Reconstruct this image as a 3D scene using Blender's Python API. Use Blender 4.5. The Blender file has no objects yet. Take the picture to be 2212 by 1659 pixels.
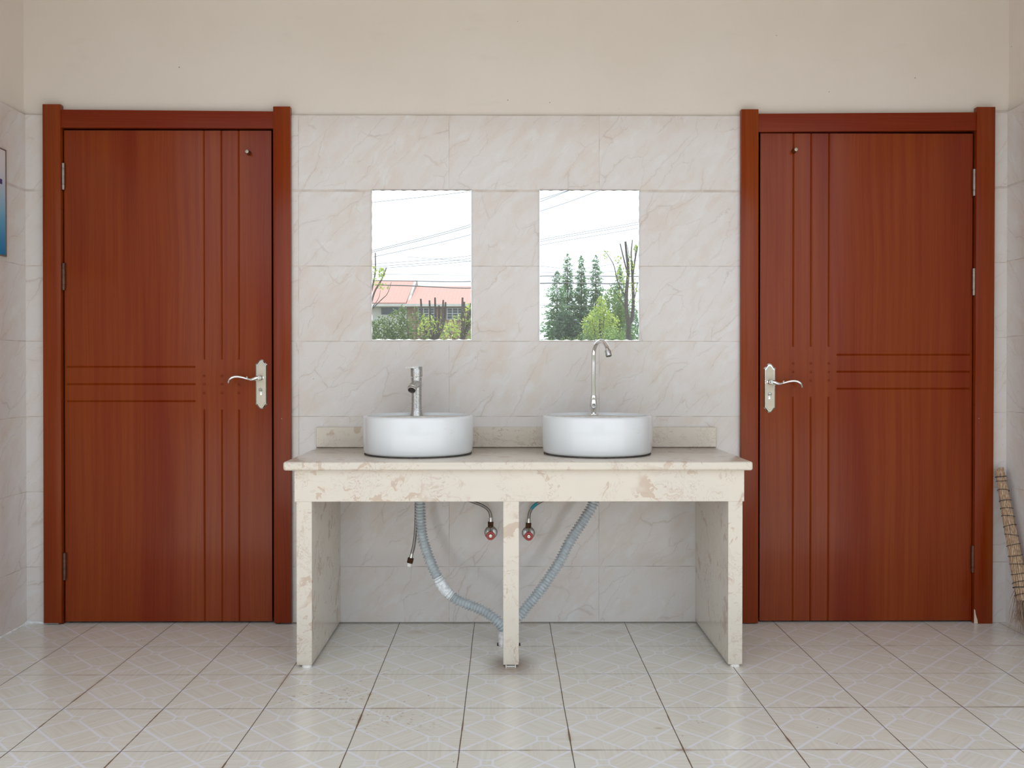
import bpy, bmesh, math, random
from mathutils import Vector, Matrix
from math import sin, cos, pi, radians, sqrt

C = bpy.context.scene.collection
SC = bpy.context.scene

# ------------------------------------------------------------------ camera, sky, sun, exposure
# world: X right, Z up, back wall tile face on Y = 0, porch and garden towards -Y
cam_data = bpy.data.cameras.new('camera')
cam = bpy.data.objects.new('camera', cam_data); C.objects.link(cam)
cam_data.sensor_width = 36.0
cam_data.lens = 1956.757 / 2212 * 36.0
cam_data.shift_x = (1106 - 1103.28) / 2212
cam_data.shift_y = (805.854 - 829.5) / 2212
cam_data.clip_end = 600
cam.matrix_world = Matrix(((0.999981589, -0.0000445626, -0.00606800927, 0.0),
                           (-0.00606756697, 0.00678824417, -0.999958551, -3.6227),
                           (0.0000857519, 0.999976959, 0.0067878488, 1.0260),
                           (0, 0, 0, 1)))
SC.camera = cam

world = bpy.data.worlds.new('hazy_sky'); SC.world = world
world.use_nodes = True
world.node_tree.nodes['Background'].inputs[0].default_value = (0.84, 0.925, 1.0, 1)
world.node_tree.nodes['Background'].inputs[1].default_value = 1.35

sun_data = bpy.data.lights.new('sun', 'SUN')
sun_data.energy = 5.0; sun_data.angle = radians(2); sun_data.color = (1.0, 0.97, 0.94)
sun = bpy.data.objects.new('sun', sun_data); C.objects.link(sun)
sun.rotation_euler = (radians(13), radians(2), 0)
sun.location = (0, -6, 12)

SC.view_settings.view_transform = 'Standard'
SC.view_settings.look = 'None'
SC.view_settings.gamma = 1.0
SC.view_settings.use_curve_mapping = False
SC.view_settings.exposure = 0.38
SC.cycles.max_bounces = 10
SC.cycles.diffuse_bounces = 6
SC.cycles.glossy_bounces = 6

# ------------------------------------------------------------------ node helper
class G:
    """small builder for procedural materials"""
    def __init__(self, name):
        self.mat = bpy.data.materials.new(name); self.mat.use_nodes = True
        self.nt = self.mat.node_tree
        self.bsdf = self.nt.nodes['Principled BSDF']
        self._geo = None
    def n(self, t): return self.nt.nodes.new(t)
    def put(self, sock, v):
        if isinstance(v, bpy.types.NodeSocket): self.nt.links.new(v, sock)
        else:
            if hasattr(sock.default_value, '__len__') and isinstance(v, (tuple, list)) and len(v) == 3 and len(sock.default_value) == 4:
                v = (*v, 1.0)
            sock.default_value = v
    def m(self, op, a, b=None, c=None, clamp=False):
        nd = self.n('ShaderNodeMath'); nd.operation = op; nd.use_clamp = clamp
        for i, v in enumerate((a, b, c)):
            if v is not None: self.put(nd.inputs[i], v)
        return nd.outputs[0]
    def add(self, a, b): return self.m('ADD', a, b)
    def sub(self, a, b): return self.m('SUBTRACT', a, b)
    def mul(self, a, b): return self.m('MULTIPLY', a, b)
    def mx(self, a, b): return self.m('MAXIMUM', a, b)
    def mn(self, a, b): return self.m('MINIMUM', a, b)
    def ab(self, a): return self.m('ABSOLUTE', a)
    def fl(self, a): return self.m('FLOOR', a)
    def fr(self, a): return self.m('FRACT', a)
    def lt(self, a, b): return self.m('LESS_THAN', a, b)
    def gt(self, a, b): return self.m('GREATER_THAN', a, b)
    def inv(self, a): return self.sub(1.0, a)
    def sm(self, v, lo, hi):                      # 0 below lo, 1 above hi
        nd = self.n('ShaderNodeMapRange'); nd.interpolation_type = 'SMOOTHSTEP'
        self.put(nd.inputs['Value'], v)
        if lo <= hi:
            nd.inputs['From Min'].default_value = lo; nd.inputs['From Max'].default_value = hi
        else:
            nd.inputs['From Min'].default_value = hi; nd.inputs['From Max'].default_value = lo
            nd.inputs['To Min'].default_value = 1; nd.inputs['To Max'].default_value = 0
        return nd.outputs['Result']
    def near(self, v, c, w, soft=0.3):            # 1 where |v-c| < w
        return self.sm(self.ab(self.sub(v, c)), w * (1 + soft), w * (1 - soft))
    def vec(self, x, y, z):
        nd = self.n('ShaderNodeCombineXYZ')
        for i, v in enumerate((x, y, z)): self.put(nd.inputs[i], v)
        return nd.outputs[0]
    def xyz(self, kind='Object'):
        nd = self.n('ShaderNodeTexCoord'); s = self.n('ShaderNodeSeparateXYZ')
        self.nt.links.new(nd.outputs[kind], s.inputs[0]); return s.outputs[0], s.outputs[1], s.outputs[2]
    def normal(self):
        nd = self.n('ShaderNodeNewGeometry'); s = self.n('ShaderNodeSeparateXYZ')
        self.nt.links.new(nd.outputs['True Normal'], s.inputs[0]); return s.outputs[0], s.outputs[1], s.outputs[2]
    def noise(self, v, scale=1.0, detail=3.0, rough=0.5, dist=0.0):
        nd = self.n('ShaderNodeTexNoise'); self.put(nd.inputs['Vector'], v)
        nd.inputs['Scale'].default_value = scale; nd.inputs['Detail'].default_value = detail
        nd.inputs['Roughness'].default_value = rough; nd.inputs['Distortion'].default_value = dist
        return nd.outputs[0]
    def white(self, v):
        nd = self.n('ShaderNodeTexWhiteNoise'); self.put(nd.inputs['Vector'], v); return nd.outputs[0]
    def voro(self, v, scale=1.0, feature='F1', rnd=1.0):
        nd = self.n('ShaderNodeTexVoronoi'); nd.feature = feature
        self.put(nd.inputs['Vector'], v); nd.inputs['Scale'].default_value = scale
        nd.inputs['Randomness'].default_value = rnd
        return nd.outputs['Distance']
    def mix(self, f, a, b):
        nd = self.n('ShaderNodeMix'); nd.data_type = 'RGBA'
        self.put(nd.inputs[0], f); self.put(nd.inputs[6], a); self.put(nd.inputs[7], b); return nd.outputs[2]
    def bump(self, h, strength=0.3, dist=0.002):
        nd = self.n('ShaderNodeBump'); nd.inputs['Strength'].default_value = strength
        nd.inputs['Distance'].default_value = dist; self.put(nd.inputs['Height'], h); return nd.outputs[0]
    def out(self, color=None, rough=None, metal=None, normal=None, coat=None, coat_rough=None, spec=None):
        b = self.bsdf.inputs
        for k, v in (('Base Color', color), ('Roughness', rough), ('Metallic', metal), ('Normal', normal),
                     ('Coat Weight', coat), ('Coat Roughness', coat_rough), ('Specular IOR Level', spec)):
            if v is not None: self.put(b[k], v)
        return self.mat

def plain(name, col, rough=0.5, metal=0.0, var=0.06, scale=60, spec=None, coat=None):
    g = G(name); x, y, z = g.xyz()
    nz = g.noise(g.vec(x, y, z), scale, 4)
    f = g.sm(nz, 0.3, 0.7)
    lo = tuple(c * (1 - var) for c in col); hi = tuple(min(1, c * (1 + var)) for c in col)
    return g.out(g.mix(f, lo, hi), rough, metal, spec=spec, coat=coat)

# ------------------------------------------------------------------ materials
def tile_material(name, axis, z_off=0.0, x_off=-0.8244):
    """glossy beige marble-look wall tiles, 0.6 x 0.3; axis 0: wall runs along X, 1: along Y"""
    g = G(name); P = g.xyz(); u = P[axis]; z = P[2]
    tv, tu = 0.30045, 0.6
    row = g.m('DIVIDE', g.sub(2.0296 + z_off, z), tv)
    colm = g.m('DIVIDE', g.sub(u, x_off), tu)
    ri, ci = g.fl(row), g.fl(colm)
    rf, cf = g.fr(row), g.fr(colm)
    r1 = g.white(g.vec(ri, ci, 3.1)); r2 = g.white(g.vec(ci, ri, 7.7))
    # per-tile shifted coordinates
    tx = g.add(u, g.mul(r1, 13.0)); tz = g.add(z, g.mul(r2, 9.0))
    v = g.vec(tx, tz, 0.0)
    w1 = g.sub(g.noise(v, 6.0, 5, 0.6), 0.5); w2 = g.sub(g.noise(g.vec(tz, tx, 4.0), 6.0, 5, 0.6), 0.5)
    wx = g.add(tx, g.mul(w1, 0.10)); wz = g.add(tz, g.mul(w2, 0.10))
    # rotate so that veins climb to the right
    ca, sa = cos(radians(49)), sin(radians(49))
    al = g.add(g.mul(wx, ca), g.mul(wz, sa)); ac = g.sub(g.mul(wz, ca), g.mul(wx, sa))
    vd = g.voro(g.vec(g.mul(al, 2.0), g.mul(ac, 8.5), 0.0), 1.0, 'DISTANCE_TO_EDGE')
    vmask = g.sm(g.noise(g.vec(tx, tz, 2.0), 8.0, 2), 0.36, 0.56)
    vein = g.mul(g.sm(vd, 0.0105, 0.0015), vmask)
    soft = g.mul(g.sm(vd, 0.05, 0.0), g.mul(vmask, 0.16))
    vd2 = g.voro(g.vec(g.mul(al, 3.6), g.mul(ac, 14.0), 5.0), 1.0, 'DISTANCE_TO_EDGE')
    vein2 = g.mul(g.sm(vd2, 0.013, 0.002), g.mul(g.sm(g.noise(g.vec(tx, tz, 8.0), 10.0, 2), 0.46, 0.60), 0.65))
    vein = g.mx(vein, g.mx(vein2, soft))
    bl = g.sm(g.noise(g.vec(g.mul(al, 4.0), g.mul(ac, 9.0), 1.0), 1.6, 6, 0.62), 0.42, 0.68)
    wh = g.sm(g.noise(g.vec(g.mul(al, 6.0), g.mul(ac, 12.0), 6.0), 1.8, 5, 0.6), 0.52, 0.72)
    fine = g.sm(g.noise(v, 170.0, 2), 0.3, 0.7)
    col = g.mix(bl, (0.660, 0.620, 0.600), (0.640, 0.572, 0.525))
    col = g.mix(g.mul(wh, 0.55), col, (0.690, 0.690, 0.690))
    col = g.mix(g.mul(fine, 0.07), col, (0.46, 0.41, 0.37))
    col = g.mix(g.mul(vein, 0.36), col, (0.40, 0.29, 0.225))
    # joints
    jz = g.mul(g.mn(rf, g.inv(rf)), tv); jx = g.mul(g.mn(cf, g.inv(cf)), tu)
    first = g.near(row, 1.0, 0.06, 0.02)
    jw = g.add(0.0011, g.mul(first, 0.0036))
    jnz = g.noise(g.vec(u, z, 0.0), 14.0, 3)
    joint_h = g.sm(g.sub(jz, jw), 0.0008, -0.0004)
    joint_v = g.sm(jx, 0.0016, 0.0006)
    jc = g.mix(g.sm(jnz, 0.35, 0.65), (0.50, 0.43, 0.36), (0.34, 0.28, 0.23))
    jm = g.mul(g.mul(g.mx(joint_h, g.mul(joint_v, 0.8)), g.sub(1.0, g.mul(first, 0.45))), g.add(0.45, g.mul(g.sm(jnz, 0.4, 0.6), 0.35)))
    col = g.mix(jm, col, jc)
    # fly specks
    sp = g.mul(g.lt(g.voro(g.vec(u, z, 0.0), 16.0), 0.028), g.gt(g.noise(g.vec(u, z, 5.0), 9.0, 1), 0.56))
    col = g.mix(g.mul(sp, 0.75), col, (0.10, 0.07, 0.05))
    hgt = g.sub(g.mul(g.noise(v, 220.0, 2), 0.10), g.mx(joint_h, joint_v))
    rough = g.add(0.10, g.mul(g.mx(joint_h, joint_v), 0.5))
    return g.out(col, rough, normal=g.bump(hgt, 0.22, 0.0012))

M_TILE = tile_material('marbled_wall_tile', 0)
M_TILE_STRIP = tile_material('marbled_wall_tile_strip', 0, 0.016, -1.3)
M_TILE_SIDE = tile_material('marbled_wall_tile_side', 1, 0.0, 0.33)
M_TILE_SIDE_R = tile_material('marbled_wall_tile_side_right', 1, 0.02, 0.27)

def plaster_material():
    g = G('cream_plaster'); x, y, z = g.xyz()
    v = g.vec(x, y, z)
    a = g.sm(g.noise(v, 1.6, 5, 0.6), 0.35, 0.65)
    col = g.mix(a, (0.675, 0.615, 0.555), (0.695, 0.640, 0.585))
    sm_ = g.mul(g.sm(g.noise(g.vec(g.mul(x, 1.0), y, g.mul(z, 3.5)), 5.0, 4), 0.62, 0.72), 0.10)
    col = g.mix(sm_, col, (0.50, 0.46, 0.43))
    sp = g.mul(g.lt(g.voro(v, 11.0), 0.026), g.gt(g.noise(v, 4.0, 1), 0.53))
    col = g.mix(g.mul(sp, 0.8), col, (0.09, 0.06, 0.045))
    # small dark streaks just above the tile edge
    sc = g.mul(g.near(z, 2.04, 0.018, 0.6), g.sm(g.noise(g.vec(g.mul(x, 6.0), y, g.mul(z, 60.0)), 3.0, 4, 0.7), 0.62, 0.70))
    col = g.mix(g.mul(sc, 0.5), col, (0.25, 0.21, 0.18))
    h = g.noise(v, 9.0, 5, 0.6)
    return g.out(col, 0.85, normal=g.bump(h, 0.12, 0.01))
M_PLASTER = plaster_material()

def floor_material():
    g = G('patterned_floor_tile'); x, y, z = g.xyz()
    s = 0.3007
    wob = g.mul(g.sub(g.noise(g.vec(x, y, 0.0), 2.5, 2), 0.5), 0.006)
    u = g.m('DIVIDE', g.add(g.add(x, 0.4234), wob), s)
    v = g.m('DIVIDE', g.sub(-0.0032, g.add(y, g.mul(wob, 0.6))), s)
    a = g.mul(g.add(u, v), 2.0); b = g.mul(g.sub(u, v), 2.0)
    af, bf = g.fr(a), g.fr(b); ai, bi = g.fl(a), g.fl(b)
    da = g.mn(af, g.inv(af)); db = g.mn(bf, g.inv(bf))
    line = g.mx(g.sm(da, 0.042, 0.026), g.sm(db, 0.042, 0.026))
    uf, vf = g.fr(u), g.fr(v)
    def small(cx_, cy_):
        return g.mx(g.ab(g.sub(uf, cx_)), g.ab(g.sub(vf, cy_)))
    sq = g.mn(small(0.25, 0.25), small(0.75, 0.75))
    inside = g.lt(sq, 0.044)
    ring = g.near(sq, 0.052, 0.010, 0.3)
    line = g.mx(g.mul(line, g.inv(inside)), ring)
    # which diamond: even/odd classes give the direction of the brush strokes
    k4 = g.m('FLOORED_MODULO', g.add(g.add(ai, bi), 1.0), 4.0)
    isV = g.lt(g.ab(g.sub(k4, 0.0)), 0.5)            # centred on a vertical joint
    isA = g.lt(g.ab(g.sub(k4, 2.0)), 0.5)
    vc = g.fr(g.m('DIVIDE', g.sub(ai, bi), 4.0))
    odd = g.inv(g.mx(isV, isA))
    vhalf = g.lt(g.ab(g.sub(vc, 0.5)), 0.1)
    isH = g.mul(odd, g.inv(vhalf)); isB = g.mul(odd, vhalf)
    acr = g.add(g.add(g.mul(isV, v), g.mul(isH, u)), g.add(g.mul(isA, g.mul(g.add(u, v), 0.7)), g.mul(isB, g.mul(g.sub(u, v), 0.7))))
    alo = g.add(g.add(g.mul(isV, u), g.mul(isH, v)), g.add(g.mul(isA, g.mul(g.sub(u, v), 0.7)), g.mul(isB, g.mul(g.add(u, v), 0.7))))
    cell = g.white(g.vec(ai, bi, 1.0))
    st = g.noise(g.vec(g.mul(acr, 34.0), g.mul(alo, 1.6), g.mul(cell, 40.0)), 1.0, 3, 0.65)
    sf = g.sm(st, 0.30, 0.70)
    col = g.mix(sf, (0.645, 0.612, 0.540), (0.700, 0.682, 0.632))
    col = g.mix(g.mul(g.sm(g.noise(g.vec(g.mul(acr, 30.0), g.mul(alo, 1.0), 9.0), 1.0, 2), 0.58, 0.72), 0.25), col, (0.60, 0.54, 0.43))
    col = g.mix(g.mul(line, 0.9), col, (0.735, 0.735, 0.775))
    # soft grime blotches and splashes
    gr = g.sm(g.noise(g.vec(x, y, 2.0), 3.2, 5, 0.6), 0.48, 0.75)
    col = g.mix(g.mul(gr, 0.10), col, (0.42, 0.33, 0.25))
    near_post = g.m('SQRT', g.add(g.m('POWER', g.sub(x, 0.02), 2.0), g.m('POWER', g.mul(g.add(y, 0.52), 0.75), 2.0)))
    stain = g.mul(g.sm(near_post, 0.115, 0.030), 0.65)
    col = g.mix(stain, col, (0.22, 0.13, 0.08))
    for sx, sy, r_, k_ in ((-0.34, -0.12, 0.07, 0.30), (0.27, -0.14, 0.05, 0.34), (0.42, -0.13, 0.07, 0.26), (0.1, -0.03, 0.05, .3), (0.478, -1.206, 0.035, .6), (0.436, -1.06, 0.02, .5)):
        dd = g.m('SQRT', g.add(g.m('POWER', g.sub(x, sx), 2.0), g.m('POWER', g.mul(g.sub(y, sy), 1.5), 2.0)))
        col = g.mix(g.mul(g.sm(dd, r_, 0.0), k_), col, (0.36, 0.23, 0.13))
    spn = g.sm(g.noise(g.vec(x, g.mul(y, 1.3), 3.0), 60.0, 4, 0.72), 0.555, 0.64)
    spots = None
    for sx, sy, r_ in ((-0.57, -0.79, 0.26), (-0.32, -1.00, 0.22), (0.156, -0.825, 0.12), (0.371, -0.71, 0.09), (-0.45, -0.62, 0.14), (0.55, -1.05, 0.10)):
        dd = g.m('SQRT', g.add(g.m('POWER', g.sub(x, sx), 2.0), g.m('POWER', g.mul(g.sub(y, sy), 1.4), 2.0)))
        q_ = g.sm(dd, r_, r_ * 0.25)
        spots = q_ if spots is None else g.mx(spots, q_)
    spl = g.mul(spn, g.mul(spots, g.sm(g.noise(g.vec(x, y, 12.0), 9.0, 3), 0.36, 0.54)))
    col = g.mix(g.mul(spl, 0.70), col, (0.35, 0.205, 0.13))
    sp = g.mul(g.lt(g.voro(g.vec(x, y, 0.0), 13.0), 0.03), g.gt(g.noise(g.vec(x, y, 5.0), 7.0, 1), 0.5))
    col = g.mix(g.mul(sp, 0.8), col, (0.06, 0.05, 0.04))
    # joints, wider and browner in places
    jn = g.noise(g.vec(x, y, 8.0), 4.0, 5, 0.65)
    ju = g.mul(g.mn(uf, g.inv(uf)), s); jv = g.mul(g.mn(vf, g.inv(vf)), s)
    front = g.sm(y, -0.62, -0.95)
    wu = g.add(0.0010, g.mul(g.mul(g.sm(jn, 0.46, 0.66), front), 0.0017))
    wv = g.add(0.0008, g.mul(g.mul(g.sm(jn, 0.45, 0.64), front), 0.0014))
    ghu = g.sm(g.sub(ju, wu), 0.0010, -0.0003); ghv = g.sm(g.sub(jv, wv), 0.0008, -0.0003)
    halo = g.mul(g.mul(g.sm(g.mn(ju, jv), 0.014, 0.0), g.sm(jn, 0.52, 0.68)), 0.45)
    col = g.mix(halo, col, (0.36, 0.24, 0.16))
    jt = g.mx(ghu, g.mul(ghv, 0.85))
    jc = g.mix(g.sm(jn, 0.4, 0.6), (0.085, 0.07, 0.055), (0.17, 0.105, 0.065))
    col = g.mix(jt, col, jc)
    rough = g.add(g.add(0.19, g.mul(gr, 0.08)), g.mul(jt, 0.5))
    h = g.sub(g.mul(line, -0.15), jt)
    return g.out(col, rough, normal=g.bump(h, 0.25, 0.0012))
M_FLOOR = floor_material()

def stone_material():
    g = G('cream_swirl_stone'); x, y, z = g.xyz()
    v = g.vec(x, y, z)
    w1 = g.sub(g.noise(v, 4.5, 4, 0.55), 0.5); w2 = g.sub(g.noise(g.vec(z, x, y), 4.5, 4, 0.55), 0.5)
    wv = g.vec(g.add(x, g.mul(w1, 0.32)), g.add(y, g.mul(w2, 0.32)), g.add(z, g.mul(w2, 0.28)))
    n1 = g.noise(wv, 9.0, 6, 0.58, 1.2)
    bl = g.mul(g.sm(n1, 0.575, 0.595), g.sm(g.noise(v, 7.0, 3), 0.40, 0.52))
    n2 = g.noise(wv, 12.0, 5, 0.6, 1.8)
    ln = g.mul(g.near(n2, 0.52, 0.010, 0.6), g.sm(g.noise(v, 6.0, 2), 0.42, 0.58))
    n3 = g.noise(wv, 26.0, 3, 0.5, 1.0)
    ln2 = g.mul(g.near(n3, 0.5, 0.018, 0.6), g.mul(g.sm(g.noise(g.vec(x, z, y), 8.0, 2), 0.52, 0.62), 0.8))
    base = g.mix(g.sm(g.noise(v, 3.0, 3), 0.4, 0.6), (0.640, 0.575, 0.490), (0.620, 0.560, 0.485))
    col = g.mix(g.mul(bl, 0.8), base, (0.490, 0.370, 0.285))
    col = g.mix(g.mul(g.mx(ln, ln2), 0.62), col, (0.465, 0.355, 0.27))
    sp = g.mul(g.lt(g.voro(v, 20.0), 0.035), g.gt(g.noise(v, 6.0, 1), 0.60))
    col = g.mix(g.mul(sp, 0.8), col, (0.12, 0.09, 0.07))
    dirt = g.mul(g.sm(z, 0.035, 0.0), g.sm(g.noise(v, 18.0, 3), 0.3, 0.7))
    col = g.mix(g.mul(dirt, 0.45), col, (0.30, 0.21, 0.15))
    return g.out(col, 0.17)
M_STONE = stone_material()

def wood_material(name, axis, dark=1.0, rough=0.15, stripe=1.0, hue=0.0):
    """reddish veneer; grain runs along axis (0 = X, 2 = Z)"""
    g = G(name); P = g.xyz()
    al = P[axis]; ac = P[2 - axis]; y = P[1]
    sway = g.mul(g.sub(g.noise(g.vec(ac, g.mul(al, 0.5), 1.0), 2.2, 2), 0.5), 0.05)
    acw = g.add(ac, sway)
    broad = g.noise(g.vec(g.mul(acw, 4.2), g.mul(al, 0.36), y), 1.0, 2, 0.5)
    mid = g.noise(g.vec(g.mul(acw, 42.0), g.mul(al, 0.75), 5.0), 1.0, 3, 0.6)
    finev = g.noise(g.vec(g.mul(acw, 230.0), g.mul(al, 2.2), 9.0), 1.0, 2, 0.6)
    pore = g.noise(g.vec(g.mul(acw, 700.0), g.mul(al, 30.0), 3.0), 1.0, 2)
    D = dark
    c1 = (0.198 * D, 0.0270 * D, 0.0030 * D); c2 = (0.230 * D, 0.0410 * D, 0.0056 * D); c3 = (0.160 * D, 0.0130 * D, 0.0014 * D)
    col = g.mix(g.sm(mid, 0.30, 0.70), c1, c2)
    col = g.mix(g.mul(g.sm(broad, 0.44, 0.66), 0.85), col, c3)
    col = g.mix(g.mul(g.sm(finev, 0.42, 0.70), 0.17 * stripe), col, (0.23 * D, 0.055 * D, 0.014 * D))
    col = g.mix(g.mul(g.sm(finev, 0.52, 0.30), 0.17 * stripe), col, (0.080 * D, 0.009 * D, 0.002 * D))
    col = g.mix(g.mul(g.sm(pore, 0.60, 0.72), 0.25), col, (0.06, 0.016, 0.008))
    sp = g.mul(g.lt(g.voro(g.vec(P[0], y, P[2]), 9.0), 0.016), g.gt(g.noise(g.vec(P[0], y, P[2]), 3.0, 1), 0.55))
    col = g.mix(g.mul(sp, 0.8), col, (0.5, 0.36, 0.26))
    return g.out(col, rough, spec=0.23)
M_WOOD_V = wood_material('red_brown_veneer', 2)
M_WOOD_CASE = wood_material('red_brown_casing_veneer', 2, 1.0, 0.2, 1.15)
M_WOOD_H = wood_material('red_brown_header_veneer', 0, 1.0, 0.2, 1.0)
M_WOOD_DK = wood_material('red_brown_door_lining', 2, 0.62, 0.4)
M_CHIP = plain('bare_chipped_fibreboard', (0.60, 0.48, 0.38), 0.8)

M_CHROME = plain('polished_chrome', (0.80, 0.80, 0.79), 0.08, 1.0, 0.02)
M_CHROME_DULL = plain('weathered_chrome', (0.52, 0.515, 0.50), 0.36, 1.0, 0.25, 220)
M_NICKEL = plain('satin_nickel', (0.47, 0.42, 0.345), 0.42, 1.0, 0.03)
M_BRASS = plain('aged_brass', (0.30, 0.18, 0.08), 0.35, 1.0, 0.15)
M_HINGE = plain('bronzed_hinge_steel', (0.27, 0.21, 0.19), 0.36, 1.0, 0.12)
M_HINGE_PAINT = plain('varnish_stained_hinge_steel', (0.10, 0.05, 0.035), 0.4, 0.6, 0.2)
M_DARK = plain('painted_recess_shade', (0.012, 0.010, 0.009), 0.7)  # flat dark tone painting the shade inside holes and slots
M_SEALANT_SHADE = plain('dark_sealant_shade', (0.055, 0.045, 0.035), 0.7, 0, 0.4)  # dark sealant tone, also paints the shadow gap under the basins
M_WHITE_PLASTIC = plain('white_plastic', (0.78, 0.76, 0.72), 0.35)
M_CAULK = plain('white_sealant', (0.72, 0.72, 0.72), 0.6, 0, 0.15)

def basin_material():
    g = G('white_glazed_ceramic'); x, y, z = g.xyz(); v = g.vec(x, y, z)
    sm_ = g.mul(g.sm(g.noise(g.vec(x, y, g.mul(z, 3.0)), 16.0, 4, 0.65), 0.62, 0.70), g.sm(g.noise(v, 5.0, 2), 0.52, 0.62))
    col = g.mix(g.mul(sm_, 0.22), (0.685, 0.700, 0.715), (0.46, 0.42, 0.37))
    return g.out(col, 0.09)
M_CERAMIC = basin_material()
M_CERAMIC_TOP = plain('lime_filmed_ceramic', (0.66, 0.635, 0.60), 0.4, 0, 0.14, 30)

def mirror_material():
    g = G('dusty_hazy_mirror_glass'); x, y, z = g.xyz(); v = g.vec(x, y, z)
    gl = g.n('ShaderNodeBsdfGlossy'); gl.inputs['Roughness'].default_value = 0.0
    gl.inputs['Color'].default_value = (0.93, 0.96, 0.975, 1)
    df = g.n('ShaderNodeBsdfDiffuse'); df.inputs['Color'].default_value = (0.80, 0.80, 0.78, 1)
    dust_haze = g.add(0.11, g.mul(g.sm(g.voro(v, 95.0), 0.10, 0.04), g.mul(g.gt(g.noise(v, 40.0, 2), 0.55), 0.35)))  # even film is dust plus painted haze, speckles are dust
    mx = g.n('ShaderNodeMixShader')
    g.put(mx.inputs[0], dust_haze)
    g.nt.links.new(gl.outputs[0], mx.inputs[1]); g.nt.links.new(df.outputs[0], mx.inputs[2])
    g.nt.links.new(mx.outputs[0], g.nt.nodes['Material Output'].inputs[0])
    return g.mat
M_MIRROR = mirror_material()
M_MIRROR_EDGE = plain('cut_mirror_edge', (0.72, 0.76, 0.78), 0.12, 1.0, 0.05)

M_HOSE = plain('blue_grey_corrugated_plastic', (0.46, 0.50, 0.52), 0.32, 0, 0.10, 40)
M_TAPE = plain('wrapped_clear_tape', (0.70, 0.72, 0.73), 0.22, 0, 0.18, 120)
def braid_material():
    g = G('braided_steel_hose'); x, y, z = g.xyz()
    a = g.m('SINE', g.mul(g.add(x, z), 2600.0)); b = g.m('SINE', g.mul(g.sub(x, z), 2600.0))
    f = g.sm(g.mul(a, b), -0.3, 0.3)
    return g.out(g.mix(f, (0.16, 0.15, 0.14), (0.38, 0.36, 0.34)), 0.4, 0.7)
M_BRAID = braid_material()
M_FERRULE = plain('steel_ferrule', (0.62, 0.60, 0.56), 0.25, 1.0)
M_NUT = plain('oxidised_brass_nut', (0.085, 0.042, 0.022), 0.4, 0.8, 0.35, 200)
M_RED = plain('red_plastic_ring', (0.46, 0.075, 0.07), 0.35, 0, 0.08)
M_TEAL = plain('teal_tape', (0.02, 0.27, 0.34), 0.4)
M_PIPE = plain('dirty_white_pipe', (0.66, 0.63, 0.63), 0.5, 0, 0.25, 70)

def poster_material():
    g = G('printed_blue_poster'); x, y, z = g.xyz()
    f = g.m('DIVIDE', g.sub(z, 1.449), 0.40)
    col = g.mix(g.sm(f, 0.0, 0.50), (0.006, 0.20, 0.42), (0.15, 0.42, 0.60))
    col = g.mix(g.sm(f, 0.28, 0.95), col, (0.66, 0.62, 0.64))
    return g.out(col, 0.35)
M_POSTER = poster_material()
M_POSTER_INK = plain('navy_ink', (0.05, 0.045, 0.16), 0.5)
M_POSTER_FRAME = plain('brown_grey_poster_edge', (0.16, 0.115, 0.10), 0.5)

def straw_material(name, a, b):
    g = G(name); x, y, z = g.xyz()
    n1 = g.noise(g.vec(g.mul(x, 260.0), g.mul(y, 260.0), g.mul(z, 8.0)), 1.0, 3)
    n2 = g.noise(g.vec(x, y, z), 22.0, 3)
    col = g.mix(g.sm(n1, 0.32, 0.68), a, b)
    col = g.mix(g.mul(g.sm(n2, 0.58, 0.70), 0.55), col, (0.13, 0.07, 0.035))
    return g.out(col, 0.6)
M_STALK = straw_material('broom_corn_stalk', (0.27, 0.165, 0.095), (0.55, 0.39, 0.255))
M_BRISTLE = straw_material('broom_bristle', (0.20, 0.125, 0.085), (0.38, 0.26, 0.18))
M_WIRE = plain('black_wire', (0.02, 0.02, 0.02), 0.5)

M_FORECOURT = plain('grey_concrete', (0.45, 0.44, 0.42), 0.85, 0, 0.10, 3)
M_CONCRETE = plain('pale_paving', (0.56, 0.545, 0.525), 0.8, 0, 0.12, 6)
M_LAWN = plain('lawn_grass', (0.10, 0.115, 0.065), 0.9, 0, 0.3, 3)
def roof_material():
    g = G('terracotta_roof_tile'); x, y, z = g.xyz()
    wx = g.fr(g.mul(x, 3.2)); wz = g.fr(g.mul(z, 6.5))
    d = g.mx(g.near(wx, 0.0, 0.14), g.near(wz, 0.0, 0.16))
    n = g.sm(g.noise(g.vec(g.fl(g.mul(x, 3.2)), g.fl(g.mul(z, 6.5)), 0.0), 3.0, 2), 0.35, 0.65)
    col = g.mix(n, (0.33, 0.165, 0.135), (0.37, 0.195, 0.165))
    return g.out(g.mix(g.mul(d, 0.55), col, (0.25, 0.12, 0.095)), 0.8)
M_ROOF = roof_material()
def brick_material():
    g = G('red_brick'); x, y, z = g.xyz()
    nd = g.n('ShaderNodeTexBrick'); g.put(nd.inputs['Vector'], g.vec(x, z, 0.0))
    nd.inputs['Color1'].default_value = (0.30, 0.16, 0.11, 1); nd.inputs['Color2'].default_value = (0.24, 0.13, 0.10, 1)
    nd.inputs['Mortar'].default_value = (0.42, 0.37, 0.33, 1); nd.inputs['Scale'].default_value = 1.6
    return g.out(nd.outputs[0], 0.85)
M_BRICK = brick_material()
M_RENDER = plain('pale_house_render', (0.62, 0.60, 0.56), 0.8, 0, 0.06, 2)
M_GABLE = plain('weathered_grey_render', (0.30, 0.29, 0.27), 0.85, 0, 0.15, 2)
M_TRIM = plain('white_window_bars', (0.75, 0.76, 0.76), 0.5)
M_PANE = plain('dark_window_glass', (0.035, 0.05, 0.06), 0.12)
M_CABLE_PALE = plain('weathered_grey_cable', (0.13, 0.14, 0.16), 0.6)
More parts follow.
